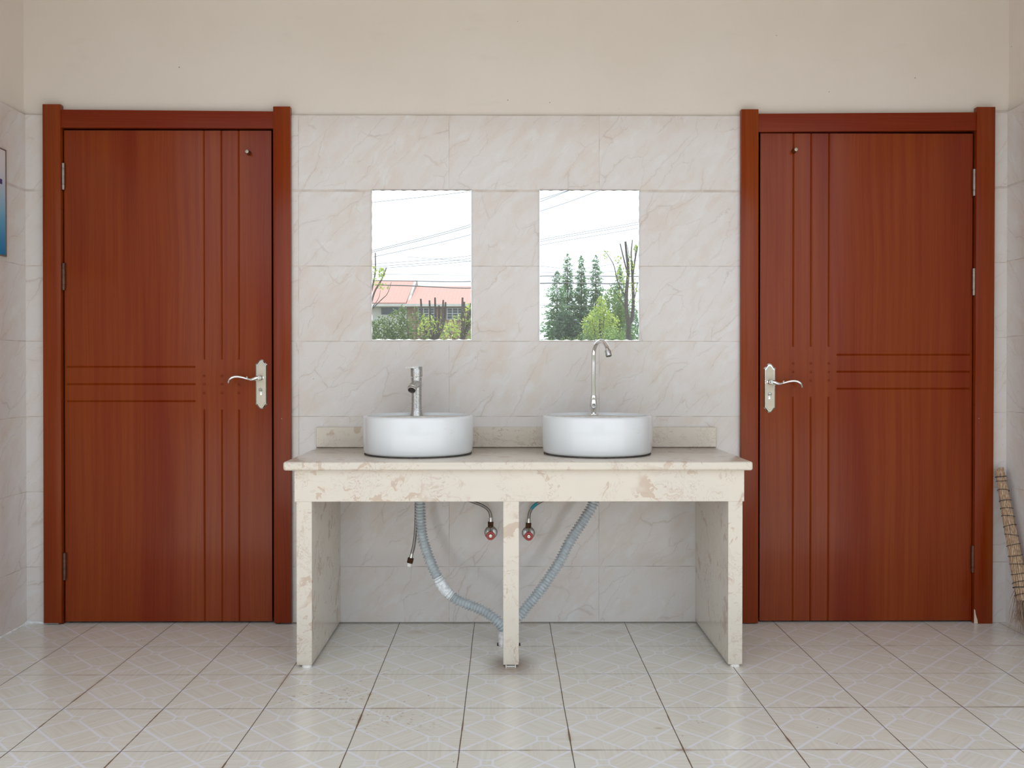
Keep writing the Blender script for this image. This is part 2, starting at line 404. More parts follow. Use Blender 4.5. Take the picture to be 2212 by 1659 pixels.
M_CABLE = plain('dark_cable', (0.05, 0.055, 0.065), 0.6)
def leaf_material(name, a, b):
    g = G(name); x, y, z = g.xyz()
    f = g.sm(g.noise(g.vec(x, y, z), 3.5, 4, 0.65), 0.34, 0.66)
    m = g.out(g.mix(f, a, b), 0.6)
    tr = g.n('ShaderNodeBsdfTranslucent'); g.put(tr.inputs[0], g.mix(f, a, b))
    mxs = g.n('ShaderNodeMixShader'); mxs.inputs[0].default_value = 0.40
    g.nt.links.new(g.bsdf.outputs[0], mxs.inputs[1]); g.nt.links.new(tr.outputs[0], mxs.inputs[2])
    g.nt.links.new(mxs.outputs[0], g.nt.nodes['Material Output'].inputs[0])
    return m
M_LEAF_SHRUB = leaf_material('shrub_leaves', (0.075, 0.135, 0.035), (0.185, 0.26, 0.075))
M_LEAF_LIME = leaf_material('young_lime_leaves', (0.30, 0.42, 0.07), (0.50, 0.58, 0.16))
M_LEAF_CONIFER = leaf_material('hazed_conifer_needles', (0.155, 0.275, 0.145), (0.27, 0.41, 0.22))  # colours lightened, distance haze is painted into the leaves
M_LEAF_DARK = leaf_material('dark_evergreen_leaves', (0.05, 0.10, 0.065), (0.10, 0.17, 0.10))
M_LEAF_HEDGE = leaf_material('hedge_leaves', (0.15, 0.26, 0.07), (0.26, 0.37, 0.13))
M_BARK = plain('grey_brown_bark', (0.075, 0.062, 0.055), 0.9, 0, 0.3, 25)

# ------------------------------------------------------------------ mesh helpers
class MB:
    def __init__(self): self.bm = bmesh.new(); self.mi = 0
    def _faces(self, before):
        for f in self.bm.faces:
            if f.index == -1 or f not in before: pass
    def box(self, x0, x1, y0, y1, z0, z1, bev=0.0, seg=2):
        if x0 > x1: x0, x1 = x1, x0
        if y0 > y1: y0, y1 = y1, y0
        if z0 > z1: z0, z1 = z1, z0
        t = bmesh.new()
        vs = [t.verts.new(p) for p in ((x0, y0, z0), (x1, y0, z0), (x1, y1, z0), (x0, y1, z0), (x0, y0, z1), (x1, y0, z1), (x1, y1, z1), (x0, y1, z1))]
        for q in ((3, 2, 1, 0), (4, 5, 6, 7), (0, 1, 5, 4), (1, 2, 6, 5), (2, 3, 7, 6), (3, 0, 4, 7)):
            t.faces.new([vs[i] for i in q])
        if bev: bmesh.ops.bevel(t, geom=list(t.edges), offset=bev, segments=seg, profile=0.5, affect='EDGES')
        return self.merge(t)
    def merge(self, t):
        mp = {}
        for v in t.verts: mp[v] = self.bm.verts.new(v.co)
        for f in t.faces:
            try:
                nf = self.bm.faces.new([mp[v] for v in f.verts]); nf.material_index = self.mi
            except ValueError: pass
        t.free(); return self
    def face(self, pts):
        f = self.bm.faces.new([self.bm.verts.new(p) for p in pts]); f.material_index = self.mi; return self
    def loops(self, rings, close=True, cap0=False, cap1=False):
        R = [[self.bm.verts.new(p) for p in r] for r in rings]
        for a, b in zip(R, R[1:]):
            n = len(a)
            for i in range(n if close else n - 1):
                j = (i + 1) % n
                f = self.bm.faces.new((a[i], a[j], b[j], b[i])); f.material_index = self.mi
        if cap0: self.bm.faces.new(list(reversed(R[0]))).material_index = self.mi
        if cap1: self.bm.faces.new(R[-1]).material_index = self.mi
        return self
    def lathe(self, prof, o=(0, 0, 0), axis=(0, 0, 1), seg=32, cap0=True, cap1=True):
        ax = Vector(axis).normalized()
        up = Vector((0, 0, 1)) if abs(ax.z) < 0.9 else Vector((1, 0, 0))
        e1 = ax.cross(up).normalized(); e2 = ax.cross(e1)
        o = Vector(o)
        rings = [[o + ax * h + (e1 * cos(2 * pi * k / seg) + e2 * sin(2 * pi * k / seg)) * r for k in range(seg)] for r, h in prof]
        return self.loops(rings, True, cap0, cap1)
    def tube(self, pts, rad, seg=10, caps=True):
        pts = [Vector(p) for p in pts]
        if not hasattr(rad, '__len__'): rad = [rad] * len(pts)
        T = []
        for i in range(len(pts)):
            a = pts[max(0, i - 1)]; b = pts[min(len(pts) - 1, i + 1)]
            T.append((b - a).normalized())
        up = Vector((0, 1, 0)) if abs(T[0].y) < 0.9 else Vector((1, 0, 0))
        e1 = T[0].cross(up).normalized()
        rings = []
        for p, t, r in zip(pts, T, rad):
            e1 = (e1 - t * e1.dot(t)).normalized(); e2 = t.cross(e1)
            rx, ry = (r if hasattr(r, '__len__') else (r, r))
            rings.append([p + e1 * cos(2 * pi * k / seg) * rx + e2 * sin(2 * pi * k / seg) * ry for k in range(seg)])
        return self.loops(rings, True, caps, caps)
    def torus(self, o, axis, R, r, seg=24, ms=8):
        ax = Vector(axis).normalized(); up = Vector((0, 0, 1)) if abs(ax.z) < 0.9 else Vector((1, 0, 0))
        e1 = ax.cross(up).normalized(); e2 = ax.cross(e1); o = Vector(o)
        rings = []
        for k in range(seg + 1):
            a = 2 * pi * k / seg; d = e1 * cos(a) + e2 * sin(a)
            rings.append([o + d * (R + r * cos(2 * pi * m / ms)) + ax * r * sin(2 * pi * m / ms) for m in range(ms)])
        return self.loops(rings)

ORIGIN = {}
def obj(name, mb, mat, parent=None, smooth=38, origin=None):
    """links the collected shapes as ONE mesh object (shapes are given in world metres)"""
    me = bpy.data.meshes.new(name)
    if isinstance(mb, MB):
        bmesh.ops.recalc_face_normals(mb.bm, faces=list(mb.bm.faces))
        mb.bm.to_mesh(me); mb.bm.free()
    else:
        me.from_pydata(mb[0], [], mb[1]); me.update()
    for m in (mat if isinstance(mat, (list, tuple)) else [mat]): me.materials.append(m)
    o = bpy.data.objects.new(name, me); C.objects.link(o)
    if parent is not None:
        o.parent = parent; org = ORIGIN[parent.name]
    else:
        org = Vector(origin) if origin is not None else Vector((0, 0, 0)); o.location = org
    if org.length: me.transform(Matrix.Translation(-org))
    ORIGIN[o.name] = org
    if smooth:
        me.polygons.foreach_set('use_smooth', [True] * len(me.polygons))
        me.set_sharp_from_angle(angle=radians(smooth))
    return o
def thing(name, loc, label, cat, group=None):
    o = bpy.data.objects.new(name, None); C.objects.link(o); o.location = loc
    o.empty_display_size = 0.05
    ORIGIN[o.name] = Vector(loc)
    return tag(o, label, cat, group)
def tag(o, label, cat, group=None):
    o['label'] = label; o['category'] = cat
    if group: o['group'] = group
    return o
def struct(o, label=None, cat=None):
    o['kind'] = 'structure'
    if label: tag(o, label, cat)
    return o
def spline(pts, n):
    """Catmull-Rom through pts, n samples evenly spaced by arc length"""
    P = [Vector(p) for p in pts]; P = [P[0] * 2 - P[1]] + P + [P[-1] * 2 - P[-2]]
    dense = []
    for i in range(1, len(P) - 2):
        p0, p1, p2, p3 = P[i - 1:i + 3]
        for k in range(24):
            t = k / 24
            dense.append(0.5 * ((2 * p1) + (p2 - p0) * t + (2 * p0 - 5 * p1 + 4 * p2 - p3) * t * t + (3 * p1 - p0 - 3 * p2 + p3) * t ** 3))
    dense.append(P[-2])
    L = [0.0]
    for a, b in zip(dense, dense[1:]): L.append(L[-1] + (b - a).length)
    out = []; j = 0
    for k in range(n):
        s = L[-1] * k / (n - 1)
        while j < len(L) - 2 and L[j + 1] < s: j += 1
        f = (s - L[j]) / max(1e-9, L[j + 1] - L[j])
        out.append(dense[j].lerp(dense[j + 1], min(1, max(0, f))))
    return out, L[-1]

# ------------------------------------------------------------------ the porch
XL, XR = -1.9105, 2.0115           # tile faces of the side walls
TOP = 2.0296                       # top of the wall tiles
PF = 0.012                         # plaster face sits behind the tile face
OPEN_L = (-1.795, -0.885); OPEN_R = (0.972, 1.915); OPEN_H = 2.005

w = MB()
for x0, x1 in ((XL - 0.25, OPEN_L[0]), (OPEN_L[1], OPEN_R[0]), (OPEN_R[1], XR + 0.25)):
    w.box(x0, x1, PF, 0.14, 0, 2.95)
for a, b in (OPEN_L, OPEN_R): w.box(a, b, PF, 0.14, OPEN_H, 2.95)
w.box(XL - 0.25, XR + 0.25, 0.14, 0.26, 0, 2.95)  # unseen slab closing the door openings, added to stop light leaks
wall_back = struct(obj('wall_back', w, M_PLASTER, smooth=0), 'cream plastered back wall of the porch above the marbled tiles', 'wall')
t = MB(); t.box(XL, OPEN_L[0] + 0.01, 0, PF, 0.0, TOP); obj('tile_cladding', t, M_TILE, wall_back, 0)
t = MB(); t.box(OPEN_L[1] - 0.01, OPEN_R[0] + 0.01, 0, PF, 0.0045, TOP); obj('tile_cladding', t, M_TILE, wall_back, 0)
t = MB(); t.box(OPEN_R[1] - 0.01, XR, 0, PF, 0.0, 2.049); obj('tile_cladding', t, M_TILE_STRIP, wall_back, 0)

D_SIDE = 1.75
def side_wall(name, xf, sgn, mat, top, label):
    b = MB(); b.box(xf + sgn * PF, xf + sgn * 0.26, -D_SIDE, PF, 0, 2.95)
    o = struct(obj(name, b, M_PLASTER, smooth=0), label, 'wall')
    t = MB(); t.box(xf, xf + sgn * PF, -D_SIDE, 0, 0, top); obj('tile_cladding', t, mat, o, 0)
    return o
wall_left = side_wall('wall_left', XL, -1, M_TILE_SIDE, TOP, 'left side wall of the porch with marbled tiles and plaster above')
wall_right = side_wall('wall_right', XR, 1, M_TILE_SIDE_R, 2.052, 'right side wall of the porch with marbled tiles and plaster above')
cb = MB(); cb.tube([(XL + 0.002, -1.7, 0.003), (XL + 0.002, -0.03, 0.003), (XL + 0.004, -0.004, 0.006), (-1.84, -0.002, 0.003)], [0.004, 0.004, 0.011, 0.004], 8)
obj('sealant_bead', cb, M_CAULK, wall_left)

b = MB(); b.box(XL - 0.3, XR + 0.3, -2.05, 0.26, 2.95, 3.12)
ceiling = struct(obj('ceiling', b, M_PLASTER, smooth=0), 'plastered porch ceiling slab above the doors', 'ceiling')
b = MB(); b.box(XL - 0.26, XR + 0.26, -1.76, -1.62, 2.42, 2.95)
struct(obj('trim_1', b, M_PLASTER, smooth=0), 'plastered beam along the front edge of the porch ceiling', 'beam')

b = MB(); b.box(XL - 0.26, XR + 0.26, -1.5065, 0.14, -0.12, 0.0)
floor = struct(obj('floor', b, M_FLOOR, smooth=0), 'cream patterned porch floor tiles with brown joints', 'floor')
b = MB(); b.box(-14, 14, -2.98, -1.5065, -0.12, -0.004)
struct(obj('paving', b, M_CONCRETE, smooth=0), 'pale paving strip in front of the porch', 'paving')
b = MB(); b.box(-30, 30, -13.0, -2.98, -0.16, -0.03)  # unseen pale ground, added to bounce sunlight onto the upper wall
struct(obj('added_forecourt', b, M_FORECOURT, smooth=0), 'grey concrete forecourt beyond the paving strip, added to bounce light onto the wall', 'added_forecourt')
b = MB(); b.box(-160, 160, -240, -13.0, -0.3, -0.06)
struct(obj('lawn', b, M_LAWN, smooth=0), 'green lawn of the garden facing the porch', 'lawn')

# ------------------------------------------------------------------ doors
def leaf_mesh(x0, x1, z0, z1, yf, vg, vz, hg, hx, thick=0.04):
    """flat leaf whose front carries V grooves: vg = x of vertical grooves, vz = (end of upper run, start of lower run)"""
    hw, dp = 0.0042, 0.0040
    xs = {x0, x1}; zs = {z0, z1}
    for g_ in vg: xs |= {g_ - hw, g_, g_ + hw}
    for h_ in hg: zs |= {h_ - hw, h_, h_ + hw}
    hx0, hx1 = max(hx[0], x0 + 0.001), min(hx[1], x1 - 0.001)
    xs |= {hx0, hx0 + 0.003, hx1, hx1 - 0.003}
    zs |= {vz[0], vz[0] + 0.004, vz[1], vz[1] - 0.004, z1 - 0.0012, z0 + 0.0012}
    xs = sorted(xs); zs = sorted(zs)
    def depth(x, z):
        d = 0.0
        for g_ in vg:
            if abs(x - g_) < 1e-6 and (vz[0] + 0.0039 <= z or z <= vz[1] - 0.0039): d = dp
        for h_ in hg:
            if abs(z - h_) < 1e-6 and hx0 + 0.0029 <= x <= hx1 - 0.0029: d = dp
        return d
    mb = MB()
    V = [[mb.bm.verts.new((x, yf + depth(x, z), z)) for x in xs] for z in zs]
    for i in range(len(zs) - 1):
        for j in range(len(xs) - 1):
            mb.bm.faces.new((V[i][j], V[i][j + 1], V[i + 1][j + 1], V[i + 1][j]))
    B = [mb.bm.verts.new(p) for p in ((x0, yf + thick, z0), (x1, yf + thick, z0), (x1, yf + thick, z1), (x0, yf + thick, z1))]
    mb.bm.faces.new((B[3], B[2], B[1], B[0]))
    mb.bm.faces.new([B[0], B[1]] + list(reversed(V[0]))); mb.bm.faces.new([B[2], B[3]] + V[-1])
    mb.bm.faces.new([B[3], B[0]] + [r[0] for r in V]); mb.bm.faces.new([B[1], B[2]] + [r[-1] for r in reversed(V)])
    return mb

def plate_outline(w_, h_, n=6):
    """half plate (x >= 0) from the top centre down, mirrored to a closed outline"""
    pts = [(a * w_, b * h_) for a, b in ((0, 1), (.14, .996), (.28, .982), (.40, .958), (.50, .928), (.58, .898), (.66, .870), (.76, .844), (.87, .826), (.97, .815), (1.0, .805), (1.0, .79))]
    low = [(x, -z) for x, z in reversed(pts)]
    half = pts + low
    return half + [(-x, z) for x, z in reversed(half[1:-1])]

def prism(mb, outline, ox, oz, y0, y1, scale1=1.0, off=0.0):
    """outline at y0, shrunk by off (metres) at y1"""
    w_ = max(p[0] for p in outline); h_ = max(p[1] for p in outline)
    sx, sz = (w_ - off) / w_, (h_ - off) / h_
    r0 = [(ox + x, y0, oz + z) for x, z in outline]; r1 = [(ox + x * sx, y1, oz + z * sz) for x, z in outline]
    mb.loops([r0, r1], True, True, True)

def build_door(name, label, P):
    root = struct(thing(name, (P['x0'], 0, 0), label, 'door'))
    leaf = obj('door_leaf', leaf_mesh(P['x0'], P['x1'], P['z0'], P['z1'], 0.0, P['vg'], P['vz'], P['hg'], P['hx']), M_WOOD_V, root, 20)
    dm = MB()
    for gx in P['vg']:
        for gz in P['dots']:
            dm.torus((gx, -0.0002, gz), (0, 1, 0), 0.0042, 0.0017, 16, 6)
            dm.lathe([(0.0022, 0.0), (0.0015, 0.0012), (0.0002, 0.0016)], (gx, -0.0001, gz), (0, -1, 0), 10)
    obj('decor_studs', dm, M_WOOD_V, leaf)
    # casing: two tall uprights and a lower header between them
    for (xa, xb, zt, zb, lean) in P['uprights']:
        m_ = MB(); m_.box(xa, xb, -0.022, 0.004, zb, zt, 0.0018)
        for v in m_.bm.verts: v.co.x += lean * (zt - v.co.z)
        up = obj('casing_upright', m_, M_WOOD_CASE, root)
        if P.get('chip') and xa > P['x1'] - 0.05:
            c_ = MB(); xq = xa - lean * 0 + lean * (zt - 0.03)
            outl = [(xq - 0.001, 0.0), (xq + 0.014, 0.0), (xq + 0.012, 0.016), (xq + 0.006, 0.034), (xq + 0.003, 0.054), (xq - 0.001, 0.058)]
            c_.loops([[(x, -0.0215, z + 0.001) for x, z in outl], [(x, -0.0232, z + 0.001) for x, z in outl]], True, True, True)
            tagp = obj('chipped_edge', c_, M_CHIP, up, 0); tagp['label'] = 'bare pale chipped corner at the foot of the casing'
    h0, h1 = P['head']
    m_ = MB(); m_.box(P['ux'][0], P['ux'][1], -0.016, 0.004, 0, 1, 0.0)
    for v in m_.bm.verts:
        f = (v.co.x - P['ux'][0]) / (P['ux'][1] - P['ux'][0])
        v.co.z = (h0[0] * (1 - f) + h0[1] * f) if v.co.z < 0.5 else (h1[0] * (1 - f) + h1[1] * f)
    obj('casing_header', m_, M_WOOD_H, root, 0)
    # lining inside the opening, with its stop
    m_ = MB()
    m_.box(P['ux'][0] - 0.022, P['ux'][0] - 0.003, -0.003, 0.10, 0, OPEN_H - 0.012)
    m_.box(P['ux'][1] + 0.003, P['ux'][1] + 0.022, -0.003, 0.10, 0, OPEN_H - 0.012)
    m_.box(P['ux'][0] - 0.022, P['ux'][1] + 0.022, -0.003, 0.10, P['z1'] + 0.009, OPEN_H - 0.002)
    obj('door_lining', m_, M_WOOD_DK, root, 0)
    # hinges
    for hz, ln, dark in P['hinges']:
        m_ = MB(); hx = P['hinge_x']
        k = ln / 5
        prof = [(0.003, -ln / 2 - 0.003), (0.0075, -ln / 2)]
        for i in range(1, 5):
            zc = -ln / 2 + k * i
            if i in (1, 4): prof += [(0.0085, zc - 0.0015), (0.0068, zc - 0.0012), (0.0068, zc + 0.0012), (0.0085, zc + 0.0015)]
        prof += [(0.0085, ln / 2), (0.003, ln / 2 + 0.003)]
        m_.lathe(prof, (hx, -0.007, hz), (0, 0, 1), 16)
        m_.box(hx - 0.004, hx + 0.004, -0.003, 0.012, hz - ln / 2, hz + ln / 2)
        obj('hinge', m_, M_HINGE_PAINT if dark else M_HINGE, root)
    # handle on its plate
    cx_, zc_ = P['plate']; s_ = P['dir']
    m_ = MB(); out_ = plate_outline(0.0237, 0.0985)
    prism(m_, out_, cx_, zc_, 0.0, -0.004, off=0.0); 
    hd = obj('door_handle', m_, M_CHROME, root, 25)
    m_ = MB(); prism(m_, out_, cx_, zc_, -0.0038, -0.0078, off=0.0042); obj('plate_rim', m_, M_CHROME, hd, 25)
    m_ = MB(); ol = [(x * 0.74, z * 0.90) for x, z in out_]; prism(m_, ol, cx_, zc_, -0.0070, -0.0086, off=0.001); obj('face_panel', m_, M_NICKEL, hd, 25)
    pz = P['pivot'][1]; px = P['pivot'][0]
    m_ = MB(); m_.lathe([(0.0115, 0), (0.0115, 0.006), (0.0085, 0.008), (0.0075, 0.012), (0.0075, 0.046)], (px, -0.006, pz), (0, -1, 0), 24)
    lv = [(0.004, 0.0015), (-0.004, 0.0005), (-0.0155, -0.0035), (-0.0285, -0.0065), (-0.043, -0.0035), (-0.062, 0.002), (-0.080, 0.0048), (-0.096, 0.0035), (-0.109, -0.003), (-0.1165, -0.013), (-0.1185, -0.0235)]
    pts, L_ = spline([(px + s_ * x, -0.047 + (0.004 if i > 8 else 0), pz + z) for i, (x, z) in enumerate(lv)], 44)
    rads = []
    for i in range(44):
        f = i / 43
        K = ((0, .0085), (.10, .0102), (.20, .0088), (.33, .0054), (.48, .0064), (.65, .0074), (.85, .0076), (.95, .0058), (1, .0034))
        for (fa, ra), (fb, rb) in zip(K, K[1:]):
            if fa <= f <= fb: r_ = ra + (rb - ra) * (f - fa) / (fb - fa)
        if i in (0, 43): r_ *= 0.35
        rads.append((r_ * 0.75, r_) )
    m_.tube(pts, [(a * 1.15, b * 1.15) for a, b in rads], 14)
    nb = Vector((px + s_ * -0.0445, -0.047, pz + 0.002))
    m_.tube([nb + Vector((0, 0, -0.004)), nb + Vector((0, 0, 0.003)), nb + Vector((s_ * -0.003, 0, 0.0055))], [0.0045, 0.003, 0.0006], 10)
    obj('lever', m_, M_CHROME, hd)
    kx, kz = P['lock']
    m_ = MB(); m_.box(kx - 0.0052, kx + 0.0052, -0.0105, -0.006, kz - 0.021, kz - 0.003, 0.002)
    m_.lathe([(0.0078, 0.0), (0.0078, 0.0035), (0.0066, 0.0045), (0.0055, 0.0035), (0.0, 0.0036)], (kx, -0.008, kz), (0, -1, 0), 24, True, False)
    m_.mi = 1; m_.box(kx - 0.004, kx + 0.004, -0.0125, -0.0112, kz - 0.0016, kz + 0.0016)  # dark bar paints the shade of the key slot
    obj('lock_cylinder', m_, [M_CHROME, M_DARK], hd)
    # small stop knob near the top
    sx, sz = P['stop']
    m_ = MB(); m_.lathe([(0.0095, 0), (0.0095, 0.003), (0.0078, 0.006), (0.0072, 0.022), (0.0076, 0.029), (0.0072, 0.031)], (sx, 0.0, sz), (0, -1, 0), 20)
    m_.mi = 1; m_.lathe([(0.0070, 0.0), (0.0068, 0.0016), (0.005, 0.0022), (0.0046, 0.0014), (0.0001, 0.0014)], (sx, -0.0305, sz), (0, -1, 0), 20)
    obj('stop_knob', m_, [M_BRASS, M_NICKEL], root)
    return root

door_1 = build_door('door_1', 'left red-brown wooden door, hinged at its left, lever handle beside the counter', dict(
    x0=-1.7565, x1=-0.9325, z0=0.009, z1=1.9675,
    vg=(-1.2015, -1.1317, -1.063), vz=(1.055, 0.856), hg=(1.0262, 0.9571, 0.8889), hx=(-1.7515, -1.2362), dots=(0.990, 0.9564, 0.9218),
    uprights=((-1.8310, -1.7600, 2.0655, 0.008, -0.001), (-0.9200, -0.8520, 2.058, 0.007, 0.0003)),
    ux=(-1.7600, -0.9200), head=((1.9742, 1.9729), (2.0455, 2.0397)),
    hinges=((1.782, 0.105, False), (1.3845, 0.106, True), (0.231, 0.107, True)), hinge_x=-1.7570,
    plate=(-0.9722, 0.9566), dir=1, pivot=(-0.9735, 0.9825), lock=(-0.974, 0.934), stop=(-1.0212, 1.8776)))
door_2 = build_door('door_2', 'right red-brown wooden door, hinged at its right near the leaning broom', dict(
    x0=1.0205, x1=1.8725, z0=0.0075, z1=1.9600,
    vg=(1.1536, 1.2245, 1.2962), vz=(1.1062, 0.9066), hg=(1.075, 1.0068, 0.9386), hx=(1.3272, 1.868), dots=(1.0398, 1.006, 0.9715),
    uprights=((0.9380, 1.0070, 2.0505, 0.0035, 0.001), (1.8775, 1.9515, 2.0614, 0.0, -0.0019)),
    ux=(1.0065, 1.8770), head=((1.9623, 1.9693), (2.034, 2.0411)),
    hinges=((1.763, 0.106, False), (1.366, 0.107, False), (0.256, 0.107, True)), hinge_x=1.8755,
    plate=(1.0576, 0.9413), dir=-1, pivot=(1.0563, 0.9656), lock=(1.0565, 0.917), stop=(1.1538, 1.8888), chip=True))

# ------------------------------------------------------------------ washbasin counter
CT = 0.705
root = thing('washbasin_counter', (0.0445, -0.28, 0), 'cream swirl-patterned stone counter carrying the two white basins', 'counter')
m_ = MB(); m_.box(-0.7515, 0.8405, -0.5600, -0.0005, 0.6745, CT, 0.0075, 3); obj('countertop', m_, M_STONE, root)
m_ = MB(); m_.box(-0.7180, 0.8165, -0.5365, -0.512, 0.5665, 0.6750, 0.001, 1); obj('apron', m_, M_STONE, root)
m_ = MB(); m_.box(-0.7513, 0.8405, -0.0205, -0.0008, 0.7065, 0.7858, 0.0015, 1); obj('backsplash', m_, M_STONE, root)
m_ = MB(); m_.box(-0.7513, 0.8405, -0.0185, -0.0008, 0.7045, 0.7068); obj('sealant_line', m_, M_SEALANT_SHADE, root, 0)
for x0, x1 in ((-0.7115, -0.6590), (0.7620, 0.8110)):
    m_ = MB(); m_.box(x0, x1, -0.5360, -0.0006, 0.0085, 0.5670, 0.001, 1)
    m_.box(x0, x1, -0.510, -0.0006, 0.5670, 0.6748); lg = obj('leg_panel', m_, M_STONE, root)
m_ = MB(); m_.box(-0.0070, 0.0468, -0.5362, -0.476, 0.0085, 0.5672, 0.001, 1); obj('middle_post', m_, M_STONE, root)
for x, wide in ((-0.679, 0), (0.788, 0)):
    m_ = MB(); m_.lathe([(0.0165, 0.0), (0.0165, 0.0088)], (x, -0.523, 0.0), (0, 0, 1), 24); obj('foot_pad', m_, M_WHITE_PLASTIC, root)
m_ = MB(); m_.box(0.0015, 0.0040, -0.541, -0.48, 0, 0.0088); m_.box(0.0335, 0.0360, -0.541, -0.48, 0, 0.0088); m_.box(0.004, 0.0335, -0.535, -0.5, 0.001, 0.004)
obj('foot_pad', m_, M_WHITE_PLASTIC, root, 0)

# ------------------------------------------------------------------ basins
def basin(x, label):
    yc, R, H = -0.2615, 0.2035, 0.1400
    zb = CT + 0.0035
    root = thing('wash_basin', (x, yc, CT), label, 'basin', 'round basins on the counter')
    m_ = MB()
    prof = [(0.190, 0.0), (0.1975, 0.003), (0.2010, 0.011), (0.2022, 0.025), (R, 0.06), (R, H - 0.010), (R - 0.0012, H - 0.0045), (R - 0.0045, H - 0.0010), (R - 0.008, H), (R - 0.0115, H - 0.0014), (R - 0.0135, H - 0.0052), (R - 0.0145, H - 0.012)]
    m_.lathe(prof, (x, yc, zb - 0.0), (0, 0, 1), 96, True, False)
    body = obj('basin_body', m_, M_CERAMIC, root, 50)
    z0 = CT + H - 0.0075
    def ring(cx_, cy_, r, z): return [(cx_ + r * cos(2 * pi * k / 64), cy_ + r * sin(2 * pi * k / 64), z) for k in range(64)]
    m_ = MB()
    m_.loops([ring(x, yc, R - 0.0142, z0), ring(x, yc - 0.035, 0.148, z0 - 0.001), ring(x, yc - 0.035, 0.141, z0 - 0.008), ring(x, yc - 0.035, 0.130, z0 - 0.05), ring(x, yc - 0.03, 0.095, z0 - 0.092), ring(x, yc - 0.028, 0.028, z0 - 0.105), ring(x, yc - 0.028, 0.006, z0 - 0.106)], True, False, True)
    obj('basin_bowl', m_, M_CERAMIC_TOP, root, 40)
    m_ = MB(); m_.lathe([(0.194, 0.0), (0.1985, 0.0012), (0.1975, 0.0048), (0.190, 0.0052)], (x, yc, CT + 0.0001), (0, 0, 1), 96); obj('base_sealant_shadow', m_, M_SEALANT_SHADE, root)  # dark ring is caulk with the thin shadow gap painted in
    m_ = MB(); m_.lathe([(0.022, 0.0), (0.022, 0.002), (0.016, 0.0035), (0.006, 0.003)], (x, yc - 0.028, z0 - 0.1055), (0, 0, 1), 24); obj('drain_cap', m_, M_CHROME, root)
basin(-0.3225, 'white round basin on the counter, under the left mirror, carrying the stubby tap')
basin(0.3412, 'white round basin on the counter, under the right mirror, carrying the gooseneck tap')
DECK = CT + 0.140 - 0.0080

# stubby mixer tap
fx, fy = -0.3435, -0.112
root = thing('mixer_tap', (fx, fy, DECK), 'stubby weathered grey mixer tap with flat top lever on the left basin', 'tap')
m_ = MB(); m_.lathe([(0.0255, 0.0), (0.0255, 0.002), (0.0232, 0.007), (0.0212, 0.016), (0.0200, 0.035), (0.0196, 0.075), (0.0198, 0.11), (0.0206, 0.146), (0.0206, 0.1475)], (fx, fy, DECK), (0, 0, 1), 32)
obj('tap_body', m_, M_CHROME_DULL, root)
m_ = MB(); m_.lathe([(0.0190, 0.0), (0.0190, 0.0035)], (fx, fy, DECK + 0.1474), (0, 0, 1), 32); obj('collar_ring', m_, M_CHROME, root)
m_ = MB(); m_.lathe([(0.0222, 0.0), (0.0228, 0.0015), (0.0228, 0.0335), (0.0218, 0.0350)], (fx, fy, DECK + 0.1505), (0, 0, 1), 32)
m_.torus((fx - 0.006, fy - 0.0222, DECK + 0.1655), (0.25, -1, 0), 0.0034, 0.0009, 16, 6)
cap = obj('lever_cap', m_, M_CHROME_DULL, root)
m_ = MB()
zt = DECK + 0.1856
m_.loops([[(fx + x_, fy + y_, zt + dz + (-0.02 * min(0, x_ + 0.01)) * 0.0) for x_, y_ in ((0.0215, -0.010), (0.0225, 0.0), (0.0215, 0.010), (0.010, 0.020), (-0.010, 0.019), (-0.028, 0.010), (-0.044, 0.007), (-0.046, 0.0), (-0.044, -0.010), (-0.028, -0.014), (-0.010, -0.021), (0.010, -0.021))] for dz in (-0.0015, 0.0018, 0.0040)], True, True, True)
obj('lever', m_, M_CHROME_DULL, root)
m_ = MB()
sp = [(fx + 0.002, fy + 0.0, DECK + 0.122), (fx - 0.002, fy - 0.028, DECK + 0.1215), (fx - 0.006, fy - 0.056, DECK + 0.1165), (fx - 0.0085, fy - 0.074, DECK + 0.109)]
pts, _ = spline(sp, 14); m_.tube(pts, [0.0155] * 6 + [0.0158, 0.016, 0.0162, 0.0165, 0.0168, 0.017, 0.0170, 0.0168], 24)
obj('spout', m_, M_CHROME_DULL, root)
ax = Vector((-0.003, -0.022, -0.0165)).normalized(); o0 = Vector(sp[-1]) - ax * 0.003
m_ = MB(); m_.lathe([(0.0170, 0.0), (0.0176, 0.002), (0.0176, 0.006), (0.0160, 0.008), (0.0157, 0.010), (0.0150, 0.017), (0.0138, 0.018), (0.0125, 0.015), (0.0122, 0.006)], o0, ax, 28, True, False)
m_.mi = 1; m_.lathe([(0.0124, 0.0), (0.0001, 0.0001)], o0 + ax * 0.0075, ax, 24, False, False)
obj('aerator', m_, [M_CHROME_DULL, M_SEALANT_SHADE], root)

# gooseneck tap
fx, fy = 0.3425, -0.112
root = thing('gooseneck_tap', (fx, fy, DECK), 'tall chrome gooseneck tap with round button on the right basin', 'tap')
m_ = MB(); m_.lathe([(0.0200, 0.0), (0.0205, 0.002), (0.0200, 0.0065), (0.0170, 0.0085), (0.0115, 0.0105), (0.0105, 0.013), (0.0125, 0.018), (0.0140, 0.026), (0.0158, 0.036), (0.0158, 0.043), (0.0148, 0.054), (0.0125, 0.063)], (fx, fy, DECK), (0, 0, 1), 32)
body = obj('tap_body', m_, M_CHROME, root)
m_ = MB(); m_.lathe([(0.0080, 0), (0.0080, 0.010), (0.0102, 0.011), (0.0108, 0.0135), (0.0102, 0.016), (0.0085, 0.0165), (0.0080, 0.0145), (0.0068, 0.0140), (0.0001, 0.0145)], (fx - 0.001, fy - 0.006, DECK + 0.038), (0, -1, 0), 28)
